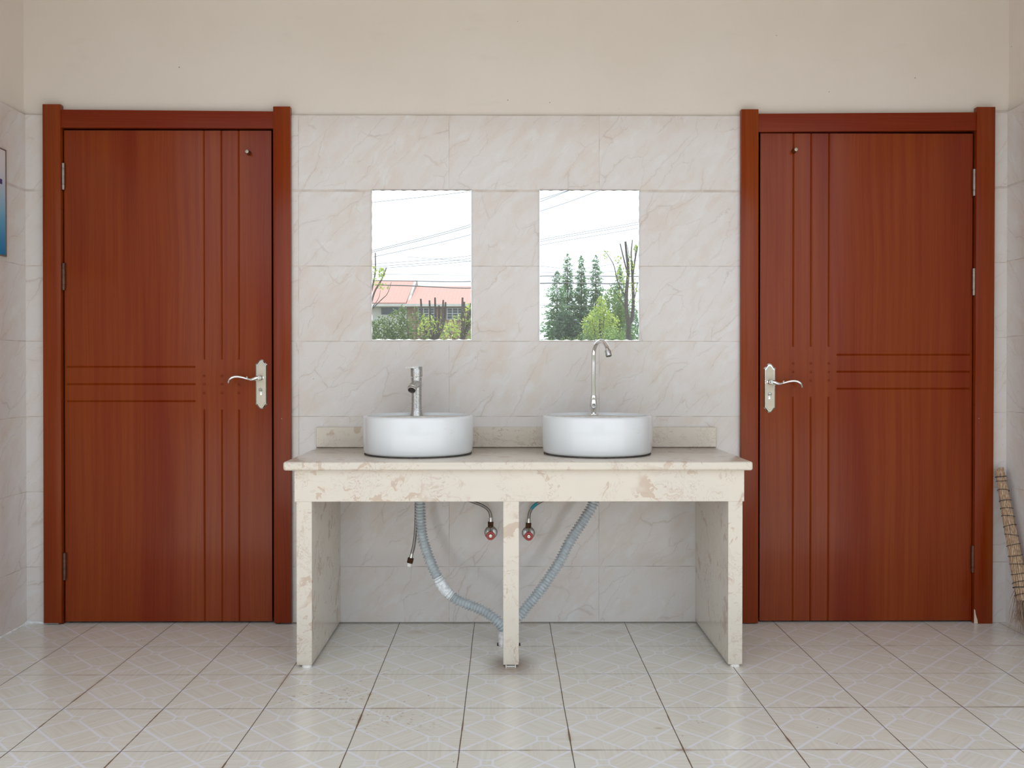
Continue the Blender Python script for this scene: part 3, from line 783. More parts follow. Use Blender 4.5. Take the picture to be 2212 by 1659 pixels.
obj('button', m_, M_CHROME_DULL, root)
m_ = MB(); m_.lathe([(0.0125, 0.0), (0.0148, 0.002), (0.0148, 0.004), (0.0125, 0.006), (0.0125, 0.014), (0.0118, 0.0165), (0.0095, 0.0175)], (fx, fy, DECK + 0.062), (0, 0, 1), 28); obj('collar_nut', m_, M_CHROME, root)
dx, dy = 0.046, -0.100; sw = sqrt(dx * dx + dy * dy); ux_, uy_ = dx / sw, dy / sw; rr = sw / 2 * 0.98
zs_ = DECK + 0.2335
path = [Vector((fx, fy, DECK + 0.074)), Vector((fx - 0.001, fy, DECK + 0.13)), Vector((fx, fy, zs_ - 0.03))]
for k in range(0, 25):
    a = pi - (pi * 0.90) * k / 24
    path.append(Vector((fx + ux_ * (rr + rr * cos(a)), fy + uy_ * (rr + rr * cos(a)), zs_ + rr * sin(a))))
m_ = MB(); m_.tube(path, 0.0084, 20); obj('gooseneck_spout', m_, M_CHROME, root)
ax = (path[-1] - path[-2]).normalized(); e0 = path[-1]
m_ = MB(); m_.lathe([(0.0086, -0.002), (0.0112, -0.001), (0.0116, 0.002), (0.0118, 0.020), (0.0110, 0.0225), (0.0092, 0.021), (0.0090, 0.012)], e0, ax, 24, True, False)
m_.mi = 1; m_.lathe([(0.0091, 0), (0.0001, 0.0001)], e0 + ax * 0.0125, ax, 20, False, False)
obj('nozzle', m_, [M_CHROME_DULL, M_SEALANT_SHADE], root)

# ------------------------------------------------------------------ mirrors with scalloped cut edges
def mirror(x0, x1, z0, z1, label, seed):
    rnd = random.Random(seed)
    yb, yf, ye = -0.0004, -0.0060, -0.0055
    root = thing('wall_mirror', ((x0 + x1) / 2, 0, z0), label, 'mirror', 'frameless mirrors on the tiled wall')
    inn, outr = [], []
    def wave(t, a, ph, per): return 0.0016 + a * (1 - abs(sin(pi * (t / per + ph)))) ** 1.4
    W_, H_ = x1 - x0, z1 - z0
    n = 72; m1 = 96
    for k in range(n):
        f = k / n; inn.append((x0 + W_ * f, z0 + wave(f * W_, 0.0042, 0.3, 0.040))); outr.append((x0 + W_ * f, z0))
    for k in range(m1):
        f = k / m1; inn.append((x1 - wave(f * H_, 0.0018, 0.1, 0.046), z0 + H_ * f)); outr.append((x1, z0 + H_ * f))
    for k in range(n):
        f = k / n; inn.append((x1 - W_ * f, z1 - wave(f * W_, 0.0022, 0.6, 0.042))); outr.append((x1 - W_ * f, z1))
    for k in range(m1):
        f = k / m1; inn.append((x0 + wave(f * H_, 0.0014, 0.4, 0.048), z1 - H_ * f)); outr.append((x0, z1 - H_ * f))
    # keep the inner line inside the corners
    m = 0.0016
    inn = [(min(max(a, x0 + m), x1 - m), min(max(b, z0 + m), z1 - m)) for a, b in inn]
    g_ = MB(); g_.face([(a, yf, b) for a, b in inn]); obj('mirror_glass', g_, M_MIRROR, root, 0)
    e_ = MB(); e_.loops([[(a, yf, b) for a, b in inn], [(a, ye, b) for a, b in outr], [(a, yb, b) for a, b in outr]], True, False, True)
    obj('scalloped_edge', e_, M_MIRROR_EDGE, root, 0)
mirror(-0.5322, -0.1346, 1.1326, 1.7310, 'frameless mirror above the left basin, reflecting a red roof', 1)
mirror(0.1360, 0.5345, 1.1307, 1.7318, 'frameless mirror above the right basin, reflecting tall conifers', 2)

# ------------------------------------------------------------------ plumbing under the counter
def corrugated(pts, pitch, r0, r1, seg=20, f0=0.0, f1=1.0):
    _, L_ = spline(pts, 10)
    n = int(L_ / pitch) * 8
    P_, _ = spline(pts, n)
    a, b = int(f0 * (n - 1)), int(f1 * (n - 1)) + 1
    rad = [r0 + (r1 - r0) * (0.5 + 0.5 * cos(2 * pi * k / 8)) ** 1.3 for k in range(n)]
    return P_[a:b], rad[a:b]
hose_l = [(-0.320, -0.262, 0.674), (-0.3185, -0.262, 0.600), (-0.3175, -0.262, 0.527), (-0.3135, -0.263, 0.447), (-0.3055, -0.265, 0.389), (-0.290, -0.267, 0.338), (-0.2705, -0.270, 0.289), (-0.2475, -0.273, 0.241), (-0.2195, -0.276, 0.198), (-0.1825, -0.279, 0.168), (-0.147, -0.281, 0.152), (-0.112, -0.283, 0.139), (-0.078, -0.285, 0.124), (-0.047, -0.287, 0.104), (-0.020, -0.288, 0.078), (-0.008, -0.287, 0.057), (-0.005, -0.286, 0.044)]
root = thing('drain_hose', (-0.32, -0.262, 0.674), 'blue-grey corrugated drain hose with white tape, curving down left of the middle post', 'hose', 'corrugated drain hoses under the counter')
P_, rad = corrugated(hose_l, 0.0112, 0.0146, 0.0214)
m_ = MB(); m_.tube(P_, rad, 20); obj('corrugated_tube', m_, M_HOSE, root, 60)
P2, _ = spline(hose_l, 200)
rnd = random.Random(4)
seg_ = P2[113:137]
m_ = MB(); m_.tube(seg_, [0.0195 + 0.0022 * sin(pi * k / (len(seg_) - 1)) + rnd.uniform(-0.0006, 0.0006) for k in range(len(seg_))], 22); o_ = obj('tape_wrap', m_, M_TAPE, root, 30)
o_['label'] = 'white tape wrapped round the hose'
hose_r = [(0.341, -0.262, 0.674), (0.3375, -0.262, 0.600), (0.3275, -0.262, 0.523), (0.2940, -0.264, 0.462), (0.2390, -0.267, 0.377), (0.2025, -0.270, 0.307), (0.1575, -0.274, 0.238), (0.1150, -0.277, 0.180), (0.0840, -0.281, 0.145), (0.058, -0.284, 0.113), (0.034, -0.286, 0.088), (0.018, -0.287, 0.066), (0.012, -0.287, 0.050)]
root = thing('drain_hose', (0.341, -0.262, 0.674), 'blue-grey corrugated drain hose slanting straight down to the right of the middle post', 'hose', 'corrugated drain hoses under the counter')
P_, rad = corrugated(hose_r, 0.0112, 0.0146, 0.0214)
m_ = MB(); m_.tube(P_, rad, 20); obj('corrugated_tube', m_, M_HOSE, root, 60)

root = thing('drain_pipe', (0.003, -0.286, 0.0), 'short dirty white drain pipe rising from the floor behind the middle post', 'pipe')
m_ = MB(); m_.lathe([(0.0285, 0.0), (0.0285, 0.052), (0.0262, 0.0535), (0.0255, 0.050), (0.0255, 0.02)], (0.003, -0.286, 0.0), (0, 0, 1), 32, True, False); obj('pipe_stub', m_, M_PIPE, root)
m_ = MB(); m_.box(-0.030, 0.056, -0.2985, -0.262, 0.0, 0.0006); m_.lathe([(0.040, 0.0), (0.040, 0.0005)], (0.010, -0.275, 0.0), (0, 0, 1), 28); obj('floor_hole_shade', m_, M_DARK, root, 0)  # flat dark sheet paints the shade of the hole round the pipe

def hex_nut(m_, o, ax, r, h):
    m_.lathe([(r * 0.9, 0), (r, h * 0.08), (r, h * 0.92), (r * 0.9, h)], o, ax, 6)

def valve(x, z, label):
    root = thing('angle_valve', (x, 0, z), label, 'valve', 'angle valves on the tiled wall under the counter')
    m_ = MB(); m_.lathe([(0.0265, 0.0003), (0.0262, 0.002), (0.0225, 0.006), (0.0125, 0.009), (0.0105, 0.0095)], (x, 0, z), (0, -1, 0), 32); obj('wall_flange', m_, M_CHROME_DULL, root)
    m_ = MB(); m_.lathe([(0.0095, 0.0), (0.0095, 0.058)], (x, -0.004, z), (0, -1, 0), 20); m_.lathe([(0.0092, 0.0), (0.0092, 0.026), (0.0098, 0.027)], (x, -0.040, z), (0, 0, 1), 18); obj('valve_body', m_, M_CHROME_DULL, root)
    m_ = MB(); o0 = (x, -0.060, z - 0.0005)
    m_.lathe([(0.0105, 0.0), (0.0165, 0.001), (0.0172, 0.004), (0.0172, 0.010), (0.0155, 0.013), (0.0110, 0.0135), (0.0080, 0.0115)], o0, (0, -1, 0), 32)
    m_.box(x - 0.0215, x - 0.014, -0.0705, -0.0625, z - 0.002, z + 0.003, 0.001, 1)
    hw = obj('handwheel', m_, M_RED, root)
    m_ = MB(); m_.lathe([(0.0072, 0.0), (0.0072, 0.0030), (0.006, 0.0040), (0.0001, 0.0041)], (x, -0.0705, z - 0.0005), (0, -1, 0), 20)
    m_.mi = 1; m_.box(x - 0.0055, x + 0.0055, -0.0750, -0.0742, z - 0.0016, z - 0.0002)
    obj('handwheel_screw', m_, [M_FERRULE, M_NUT], hw)
valve(-0.0577, 0.3632, 'red-ringed angle valve on the wall left of the middle post')
valve(0.0925, 0.3608, 'red-ringed angle valve on the wall right of the middle post')

def supply_hose(pts, nut, label, loose=False, tape=None):
    x, y, z = pts[0]
    root = thing('supply_hose', pts[0], label, 'hose', 'braided water supply hoses under the counter')
    P_, L_ = spline(pts, 60); d0 = (P_[2] - P_[0]).normalized()
    m_ = MB(); m_.tube(P_, 0.0062, 12); obj('braided_tube', m_, M_BRAID, root)
    m_ = MB(); m_.lathe([(0.0072, 0.0), (0.0072, 0.012), (0.0065, 0.0155), (0.0065, 0.018)], P_[0] - d0 * 0.002, d0, 16); obj('ferrule', m_, M_FERRULE, root)
    m_ = MB(); hex_nut(m_, P_[0] - d0 * 0.0185, d0, 0.0128, 0.0175); m_.lathe([(0.0105, 0), (0.0105, 0.004)], P_[0] - d0 * 0.0215, d0, 20); obj('hose_nut', m_, M_NUT, root, 20)
    if loose:
        m_ = MB(); o0 = P_[0] - d0 * 0.0335; m_.lathe([(0.0090, 0.0), (0.0098, 0.003), (0.0098, 0.008), (0.0112, 0.0085), (0.0115, 0.0125)], o0, d0, 20); o_ = obj('end_cap', m_, M_WHITE_PLASTIC, root); o_['label'] = 'white plastic end'
    if tape:
        a, b = tape; m_ = MB(); m_.tube(P_[a:b], 0.0070, 12); o_ = obj('tape_band', m_, M_TEAL, root); o_['label'] = 'teal tape band'
supply_hose([(-0.0577, -0.040, 0.414), (-0.0580, -0.040, 0.436), (-0.0640, -0.042, 0.456), (-0.0800, -0.048, 0.4725), (-0.1040, -0.056, 0.4860), (-0.1300, -0.066, 0.4970), (-0.190, -0.085, 0.525), (-0.28, -0.105, 0.590), (-0.325, -0.112, 0.674)], None, 'grey braided supply hose curving up left from the left angle valve')
supply_hose([(0.0925, -0.040, 0.410), (0.0938, -0.040, 0.428), (0.0965, -0.041, 0.447), (0.1045, -0.045, 0.4660), (0.1180, -0.051, 0.4810), (0.1370, -0.059, 0.4940), (0.20, -0.080, 0.530), (0.29, -0.105, 0.600), (0.338, -0.112, 0.674)], None, 'grey braided supply hose with a teal band, rising from the right angle valve', tape=(9, 15))
supply_hose([(-0.3558, -0.205, 0.306), (-0.3515, -0.204, 0.325), (-0.3455, -0.202, 0.350), (-0.3405, -0.198, 0.390), (-0.3385, -0.192, 0.430), (-0.338, -0.180, 0.500), (-0.342, -0.150, 0.600), (-0.345, -0.120, 0.674)], None, 'loose braided hose dangling behind the taped drain hose, white end uncoupled', loose=True)

# ------------------------------------------------------------------ poster on the left wall
root = thing('wall_poster', (XL, -0.50, 1.449), 'blue to white printed poster panel on the left wall, at the picture edge', 'poster')
m_ = MB(); m_.box(XL + 0.0005, XL + 0.0065, -0.855, -0.155, 1.449, 1.849); obj('poster_panel', m_, M_POSTER, root, 0)
# poster material reads heights from the thing's base
for nd in M_POSTER.node_tree.nodes:
    if nd.type == 'MATH' and nd.operation == 'SUBTRACT': nd.inputs[1].default_value = 0.0
m_ = MB()
for (ya, yb_, za, zb) in ((-0.858, -0.152, 1.446, 1.4505), (-0.858, -0.152, 1.8475, 1.852), (-0.1565, -0.152, 1.446, 1.852), (-0.858, -0.8535, 1.446, 1.852)):
    m_.box(XL + 0.0005, XL + 0.009, ya, yb_, za, zb)
obj('poster_edge', m_, M_POSTER_FRAME, root, 0)
m_ = MB(); m_.box(XL + 0.006, XL + 0.0069, -0.31, -0.178, 1.7165, 1.7355); obj('printed_bar', m_, M_POSTER_INK, root, 0)

# ------------------------------------------------------------------ broom in the right corner
A = Vector((1.966, -0.034, 0.617)); B = Vector((1.9765, -0.186, 0.135))
root = thing('straw_broom', (1.966, -0.22, 0.0), 'bundled straw broom leaning in the corner by the right door', 'broom')
rnd = random.Random(11)
axd = (B - A).normalized(); e1 = axd.cross(Vector((0, 1, 0))).normalized(); e2 = axd.cross(e1)
m_ = MB()
spots = [(0, 0)] + [(0.38, 2 * pi * k / 6) for k in range(6)] + [(0.80, 2 * pi * (k + .5) / 15) for k in range(15)]
for q, (fr_, an) in enumerate(spots):
    top = rnd.uniform(-0.010, 0.006); pts = []; rads = []
    for k in range(9):
        t_ = k / 8; R_ = 0.0165 + 0.0095 * t_
        j = 0.06
        ra = fr_ * R_ + rnd.uniform(-0.0007, 0.0007); a_ = an + 0.35 * t_ + rnd.uniform(-j, j)
        pts.append(A + (B - A) * t_ + axd * (top if k == 0 else 0) + e1 * cos(a_) * ra + e2 * sin(a_) * ra)
        rads.append((0.0034 + 0.0016 * t_) * rnd.uniform(0.85, 1.15))
    m_.tube(pts, rads, 7)
obj('stalk_bundle', m_, M_STALK, root, 60)
for k, t_ in enumerate((0.055, 0.09, 0.165, 0.245, 0.305, 0.365, 0.44, 0.51, 0.585, 0.665, 0.73, 0.80, 0.865, 0.905, 0.955)):
    R_ = 0.0165 + 0.0095 * t_ + 0.0030
    m_ = MB(); n_ = (axd + e1 * rnd.uniform(-0.22, 0.22) + e2 * rnd.uniform(-0.15, 0.15)).normalized()
    m_.torus(A + (B - A) * t_, n_, R_, 0.0011 if k not in (0, 13) else 0.0017, 28, 6); obj('binding_wire', m_, M_WIRE, root)
m_ = MB()
for q in range(230):
    a_ = rnd.uniform(0, 2 * pi); r_ = sqrt(rnd.random())
    st = B - axd * rnd.uniform(0.0, 0.05) + (e1 * cos(a_) + e2 * sin(a_)) * 0.022 * r_
    ln = rnd.uniform(0.05, 0.150)
    sp_ = Vector((rnd.gauss(-0.10, 0.24), rnd.gauss(0.0, 0.18), 0))
    d_ = (axd + sp_ * (0.3 + 0.7 * r_)).normalized()
    pts = [st]
    for k in range(3):
        pts.append(pts[-1] + d_ * ln / 3); d_ = (d_ + Vector((rnd.uniform(-.12, .12), rnd.uniform(-.12, .12), -0.05))).normalized()
    for p_ in pts:
        p_.x = min(p_.x, XR - 0.003); p_.y = min(p_.y, -0.004); p_.z = max(p_.z, 0.0015)
    m_.tube(pts, [0.0011, 0.0010, 0.0008, 0.0004], 4)
obj('bristles', m_, M_BRISTLE, root, 60)

# ------------------------------------------------------------------ the garden and street seen in the mirrors
def leaf_cloud(blobs, n, size, seed, squash=1.0):
    """n leaf blades scattered in ellipsoid blobs (cx,cy,cz,rx,ry,rz,weight)"""
    rnd = random.Random(seed); V = []; F = []
    tot = sum(b[6] for b in blobs)
    for b in blobs:
        for q in range(int(n * b[6] / tot)):
            while True:
                x, y, z = (rnd.uniform(-1, 1) for _ in range(3))
                d = x * x + y * y + z * z
                if d <= 1 and d > rnd.random() * 0.55: break
            c = Vector((b[0] + x * b[3], b[1] + y * b[4], b[2] + z * b[5]))
            u = Vector((rnd.gauss(0, 1), rnd.gauss(0, 1), rnd.gauss(0, 1))).normalized()
            w_ = u.cross(Vector((rnd.gauss(0, 1), rnd.gauss(0, 1), rnd.gauss(0, 1)))).normalized()
            s = size * rnd.uniform(0.6, 1.3); k = len(V)
            V += [c - u * s * .5, c + w_ * s * .28, c + u * s * .5, c - w_ * s * .28]; F.append((k, k + 1, k + 2, k + 3))
    return [tuple(v) for v in V], F
def cone_cloud(cx, cy, z0, z1, r, n, size, seed):
    rnd = random.Random(seed); V = []; F = []
    layers = max(8, int((z1 - z0) / 0.75))
    for q in range(n):
        f = 1 - sqrt(rnd.random()) if rnd.random() < 0.75 else rnd.random()
        f = (int(f * layers) + rnd.random() ** 1.6) / layers if rnd.random() < 0.7 else f
        f = min(f, 1.0)
        lay = (f * layers) % 1.0
        rr_ = r * (1 - f) ** 0.50 * (1.08 - 0.40 * lay) * rnd.uniform(0.55, 1.15) * (1.0 + 0.30 * sin(3.1 * f * layers + 2.0 * sin(f * 17 + seed))) + 0.05
        a = rnd.uniform(0, 2 * pi); rad = rr_ * sqrt(rnd.uniform(0.05, 1))
        c = Vector((cx + rad * cos(a), cy + rad * sin(a), z0 + f * (z1 - z0) - rad * 0.18))
        u = Vector((cos(a), sin(a), rnd.gauss(-0.25, 0.35))).normalized(); w_ = u.cross(Vector((rnd.gauss(0, 1), rnd.gauss(0, 1), 1))).normalized()
        s = size * rnd.uniform(0.6, 1.4) * (0.55 + 0.45 * (1 - f)); k = len(V)
        V += [tuple(c - u * s * .5), tuple(c + w_ * s * .25), tuple(c + u * s * .5), tuple(c - w_ * s * .25)]; F.append((k, k + 1, k + 2, k + 3))
    return V, F
def limb_tree(name, loc, limbs, leaf, label, cat, group=None, leafmat=None):
    root = thing(name, loc, label, cat, group)
    m_ = MB()
    for pts, r0, r1 in limbs:
        n = max(6, len(pts) * 3); P_, _ = spline(pts, n); m_.tube(P_, [r0 + (r1 - r0) * k / (n - 1) for k in range(n)], 8)
    obj('branches', m_, M_BARK, root, 60)
    if leaf: obj('leaves', leaf, leafmat, root, 0)
    return root

# house across the way
root = thing('house', (-6.0, -74.0, -0.06), 'long house with red tiled roof seen in the left mirror', 'house')
m_ = MB(); m_.box(-22.0, -7.99, -79.5, -70.4, -0.06, 6.05); wl = obj('rendered_wall', m_, M_RENDER, root, 0)
m_ = MB(); m_.box(-7.99, 0.2, -79.0, -70.2, -0.06, 6.0); wb = obj('brick_wall', m_, M_BRICK, root, 0)
def roof_slab(x0, x1, ze, zr, ye, yr, yb_):
    mm_ = MB()
    a = [(x0, ye, ze), (x0, yr, zr), (x0, yb_, ze), (x0, yb_, ze - 0.15), (x0, yr, zr - 0.25), (x0, ye, ze - 0.15)]
    mm_.loops([a, [(x1, y, z) for _, y, z in a]], True, True, True); return mm_
obj('roof', roof_slab(-22.5, -8.0, 6.20, 8.64, -69.4, -76.4, -83.4), M_ROOF, root, 0)
obj('roof', roof_slab(-7.97, 0.5, 6.10, 8.155, -69.4, -76.4, -83.4), M_ROOF, root, 0)
m_ = MB(); g0 = [(-8.0, -69.5, 6.0), (-8.0, -76.4, 8.72), (-8.0, -83.3, 6.0)]; m_.loops([g0, [(x + 0.22, y, z) for x, y, z in g0]], True, True, True); obj('gable_wall', m_, M_GABLE, root, 0)
m_ = MB(); m_.box(-22.0, 0.3, -70.1, -69.3, 5.90, 6.10); obj('eave_fascia', m_, M_RENDER, root, 0)
m_ = MB(); m_.box(-10.1, -8.72, -70.46, -70.30, 5.30, 5.84); obj('window', m_, M_PANE, wl, 0)
for x0 in (-7.1, -4.75, -2.4):
    m_ = MB(); m_.box(x0, x0 + 1.35, -70.26, -70.12, 4.9, 5.80); wn = obj('window', m_, M_PANE, wb, 0)
    m_ = MB()
    for k in range(4): m_.box(x0 + k * 0.435, x0 + k * 0.435 + 0.045, -70.10, -70.06, 4.9, 5.80)
    for zz in (4.88, 5.35, 5.78): m_.box(x0 - 0.02, x0 + 1.37, -70.10, -70.06, zz, zz + 0.045)
    for zz in (5.15, 5.57): m_.box(x0, x0 + 1.35, -70.09, -70.07, zz, zz + 0.02)
    # bars belong to the window: thing > wall > window would be a level too deep, so they join the window's own mesh
    wn.data.materials.append(M_TRIM); bm2 = bmesh.new(); bm2.from_mesh(wn.data)
    tmp = bpy.data.meshes.new('tmp'); bmesh.ops.recalc_face_normals(m_.bm, faces=list(m_.bm.faces)); m_.bm.to_mesh(tmp); m_.bm.free()
    tmp.transform(Matrix.Translation(-ORIGIN[root.name])); nb_ = len(bm2.faces); bm2.from_mesh(tmp); bm2.faces.ensure_lookup_table()
    for f in bm2.faces[nb_:]: f.material_index = 1
    bm2.to_mesh(wn.data); bm2.free(); bpy.data.meshes.remove(tmp)

# shrubs before the house
root = thing('garden_shrub', (-3.35, -22.4, -0.06), 'dense green shrub at the left of the left mirror', 'shrub', 'shrubs reflected in the left mirror')
obj('leaves', leaf_cloud([(-3.55, -22.4, 1.6, 0.42, 0.5, 0.92, 3), (-3.15, -22.5, 1.6, 0.40, 0.5, 1.12, 3), (-2.90, -22.3, 1.65, 0.30, 0.4, 1.18, 2), (-3.95, -22.4, 1.5, 0.5, 0.5, 0.9, 2)], 5200, 0.085, 21), M_LEAF_SHRUB, root, 0)
m_ = MB()
for k in range(7):
    x = -3.8 + k * 0.16; m_.tube([(x, -22.4, -0.06), (x + 0.05, -22.4, 0.9), (x + rnd.uniform(-.2, .2), -22.4, 1.9)], [0.02, 0.014, 0.006], 6)
obj('stems', m_, M_BARK, root, 60)
root = thing('garden_shrub', (-2.45, -22.0, -0.06), 'thin loose-leaved shrub right of the dense one in the left mirror', 'shrub', 'shrubs reflected in the left mirror')
obj('leaves', leaf_cloud([(-2.50, -22.0, 1.75, 0.28, 0.35, 1.0, 3), (-2.15, -22.0, 1.7, 0.25, 0.3, 0.85, 2), (-1.8, -22.1, 1.45, 0.3, 0.3, 0.8, 1)], 1250, 0.085, 22), M_LEAF_SHRUB, root, 0)
m_ = MB()
for k in range(6):
    x = -2.7 + k * 0.13; m_.tube([(x, -22, -0.06), (x + 0.03, -22, 1.1), (x + rnd.uniform(-.1, .12), -22, 2.5)], [0.018, 0.012, 0.005], 6)
obj('stems', m_, M_BARK, root, 60)

# hard-pruned young trees
bx, by = -1.74, -18.4
limbs = [([(bx, by, -0.06), (bx, by, 0.9), (bx - 0.02, by, 1.62)], 0.075, 0.06)]
for dx_, zt_ in ((-0.31, 2.68), (-0.10, 2.64), (0.035, 2.71), (0.235, 2.65), (0.29, 2.60), (0.13, 2.52)):
    limbs.append(([(bx - 0.02, by, 1.55), (bx + dx_ * 0.55, by + rnd.uniform(-.2, .2), 1.85), (bx + dx_ * 0.9, by + rnd.uniform(-.2, .2), 2.2), (bx + dx_, by, zt_)], 0.038, 0.021))
limb_tree('pruned_tree', (bx, by, -0.06), limbs, leaf_cloud([(bx - 0.08, by, 1.95, 0.32, 0.25, 0.32, 2), (bx + 0.2, by, 1.95, 0.2, 0.2, 0.28, 1), (bx - .22, by, 2.1, .12, .12, .2, .6)], 330, 0.075, 31), 'hard-pruned tree of bare upright stubs, middle of the left mirror', 'tree', 'pruned trees reflected in the mirrors', M_LEAF_LIME)
bx, by = -1.05, -17.4
limbs = [([(bx, by, -0.06), (bx, by, 0.9), (bx, by, 1.62)], 0.075, 0.06)]
for dx_, zt_ in ((0.06, 2.63), (0.10, 2.53), (0.25, 2.50), (0.28, 2.58), (0.20, 2.3)):
    limbs.append(([(bx, by, 1.55), (bx + dx_ * 0.6 + 0.02, by + rnd.uniform(-.15, .15), 1.9), (bx + dx_ * 0.95, by + rnd.uniform(-.15, .15), 2.2), (bx + dx_, by, zt_)], 0.040, 0.022))
limbs.append(([(bx, by, 1.6), (bx - 0.17, by, 1.72), (bx - 0.30, by, 1.98)], 0.022, 0.012))
limb_tree('pruned_tree', (bx, by, -0.06), limbs, leaf_cloud([(bx + 0.05, by, 1.95, 0.35, 0.25, 0.32, 2), (bx - 0.2, by, 1.85, 0.18, 0.2, 0.25, 1), (bx + .2, by, 2.25, .16, .15, .3, 1)], 420, 0.075, 32), 'hard-pruned tree with lime leaves at the right edge of the left mirror', 'tree', 'pruned trees reflected in the mirrors', M_LEAF_LIME)
bx, by = -2.72, -14.4
limbs = [([(bx - 0.1, by, -0.06), (bx - 0.05, by, 1.2), (bx, by, 2.1)], 0.05, 0.035),
         ([(bx, by, 2.05), (bx + 0.12, by, 2.5), (bx + 0.26, by, 2.75), (bx + 0.36, by, 2.99)], 0.022, 0.011),
         ([(bx, by, 2.1), (bx + 0.08, by, 2.6), (bx + 0.14, by, 2.9), (bx + 0.14, by, 3.29)], 0.020, 0.010),
         ([(bx, by, 2.1), (bx + 0.25, by, 2.35), (bx + 0.38, by, 2.48), (bx + 0.46, by, 2.71)], 0.013, 0.004),
         ([(bx, by, 2.1), (bx + 0.05, by, 2.5), (bx + 0.14, by, 2.86)], 0.013, 0.008),
         ([(bx, by, 2.1), (bx + 0.2, by, 2.38), (bx + 0.24, by, 2.55)], 0.01, 0.003)]
limb_tree('pruned_tree', (bx, by, -0.06), limbs, leaf_cloud([(bx + 0.27, by, 2.88, 0.07, 0.07, 0.13, 1.3), (bx + 0.12, by, 2.95, 0.05, 0.05, 0.1, .5), (bx + 0.30, by, 2.62, 0.12, 0.1, 0.06, .7), (bx + .15, by, 2.7, .12, .1, .1, .6)], 120, 0.07, 33), 'bare twiggy branches reaching in at the left edge of the left mirror', 'tree', 'pruned trees reflected in the mirrors', M_LEAF_LIME)
# forked pruned tree in the right mirror
by = -18.4
T = lambda *p: [(x, by + o_, z) for x, o_, z in p]
limbs = [(T((2.98, 0, -0.06), (2.97, 0, 0.9), (2.99, 0, 1.67), (3.0, 0, 2.08)), 0.075, 0.06),
         (T((3.0, 0, 2.02), (2.94, 0.05, 2.40), (2.94, 0.05, 2.85), (2.99, 0, 3.35), (2.95, 0, 3.75), (2.92, 0, 4.07)), 0.052, 0.026),
         (T((3.0, 0, 2.02), (3.09, -0.03, 2.25), (3.12, -0.05, 2.65), (3.10, -0.05, 3.2), (3.08, -0.05, 3.6)), 0.048, 0.026),
         (T((3.10, -0.05, 3.2), (3.14, 0, 3.55), (3.21, 0, 3.95)), 0.022, 0.016),
         (T((3.08, -0.05, 3.5), (3.06, 0, 3.8), (3.09, 0, 4.11)), 0.020, 0.011),
         (T((2.97, 0, 3.3), (2.88, 0, 3.65), (2.79, 0, 4.02)), 0.020, 0.012),
         (T((2.94, 0, 2.7), (2.72, 0.1, 3.1), (2.62, 0.1, 3.5), (2.42, 0.1, 3.82)), 0.018, 0.006),
         (T((2.95, 0, 2.4), (2.80, 0.1, 2.65), (2.51, 0.1, 3.03)), 0.016, 0.005),
         (T((3.02, 0, 2.2), (2.97, -.1, 2.45), (3.05, -.1, 2.6)), 0.016, 0.008),
         (T((3.11, 0, 2.6), (3.18, -.1, 2.8), (3.24, -.1, 3.1)), 0.014, 0.006),
         (T((3.08, 0, 3.3), (3.16, -.1, 3.5), (3.17, -.1, 4.0)), 0.012, 0.006),
         (T((2.98, 0, 3.4), (3.02, -.1, 3.7), (2.98, -.1, 4.0)), 0.012, 0.005)]
limb_tree('pruned_tree', (2.98, by, -0.06), limbs, leaf_cloud([(2.80, by, 3.1, 0.14, 0.2, 0.45, 2), (3.03, by, 3.3, 0.12, 0.2, 0.5, 2), (3.17, by, 3.9, 0.06, 0.1, 0.1, .7), (2.45, by, 3.75, 0.1, 0.1, 0.1, .4), (3.12, by, 2.8, .12, .15, .4, 1.2), (2.75, by, 3.65, .1, .1, .1, .5)], 330, 0.065, 34), 'tall forked pruned tree at the right of the right mirror', 'tree', 'pruned trees reflected in the mirrors', M_LEAF_LIME)

# conifers
for k, (x, y, zt_, r_, lab) in enumerate((
        (6.72, -114.0, 13.5, 1.75, 'dark green conifer at the left end of the row, shorter than its neighbour'),
        (8.25, -116.4, 16.0, 1.30, 'tallest pointed conifer, second from left in the right mirror'),
        (10.09, -116.4, 15.8, 1.15, 'slim blunt-topped conifer in the middle of the conifer row'),
        (12.00, -116.4, 15.8, 1.35, 'pointed conifer above the lime-green tree in the right mirror'),
        (15.35, -118.0, 14.5, 1.50, 'fainter conifer behind the forked pruned tree'))):
    root = thing('conifer_tree', (x, y, -0.06), lab, 'tree', 'row of conifers reflected in the right mirror')
    obj('foliage', cone_cloud(x, y, 1.5, zt_, r_ * 1.5, 5600, 0.50, 40 + k), M_LEAF_CONIFER, root, 0)
    m_ = MB(); m_.tube([(x, y, -0.06), (x, y, zt_ * 0.5), (x, y, zt_ * 0.96)], [0.22, 0.13, 0.02], 8); obj('trunk', m_, M_BARK, root, 60)
def round_tree(name, x, y, blobs, n, size, seed, mat, trunk, label, cat, group):
    root = thing(name, (x, y, -0.06), label, cat, group)
    obj('foliage', leaf_cloud(blobs, n, size, seed), mat, root, 0)
    m_ = MB(); m_.tube([(x, y, -0.06), (x, y, trunk * 0.5), (x, y, trunk)], [0.12, 0.09, 0.03], 8)
    for k in range(5):
        a = k * 1.25; m_.tube([(x, y, trunk * 0.5), (x + 0.3 * cos(a), y + 0.3 * sin(a), trunk * 0.75), (x + 0.5 * cos(a), y + .5 * sin(a), trunk)], [0.05, 0.03, 0.012], 6)
    obj('trunk', m_, M_BARK, root, 60)
GR = 'broadleaf trees and hedges reflected in the right mirror'
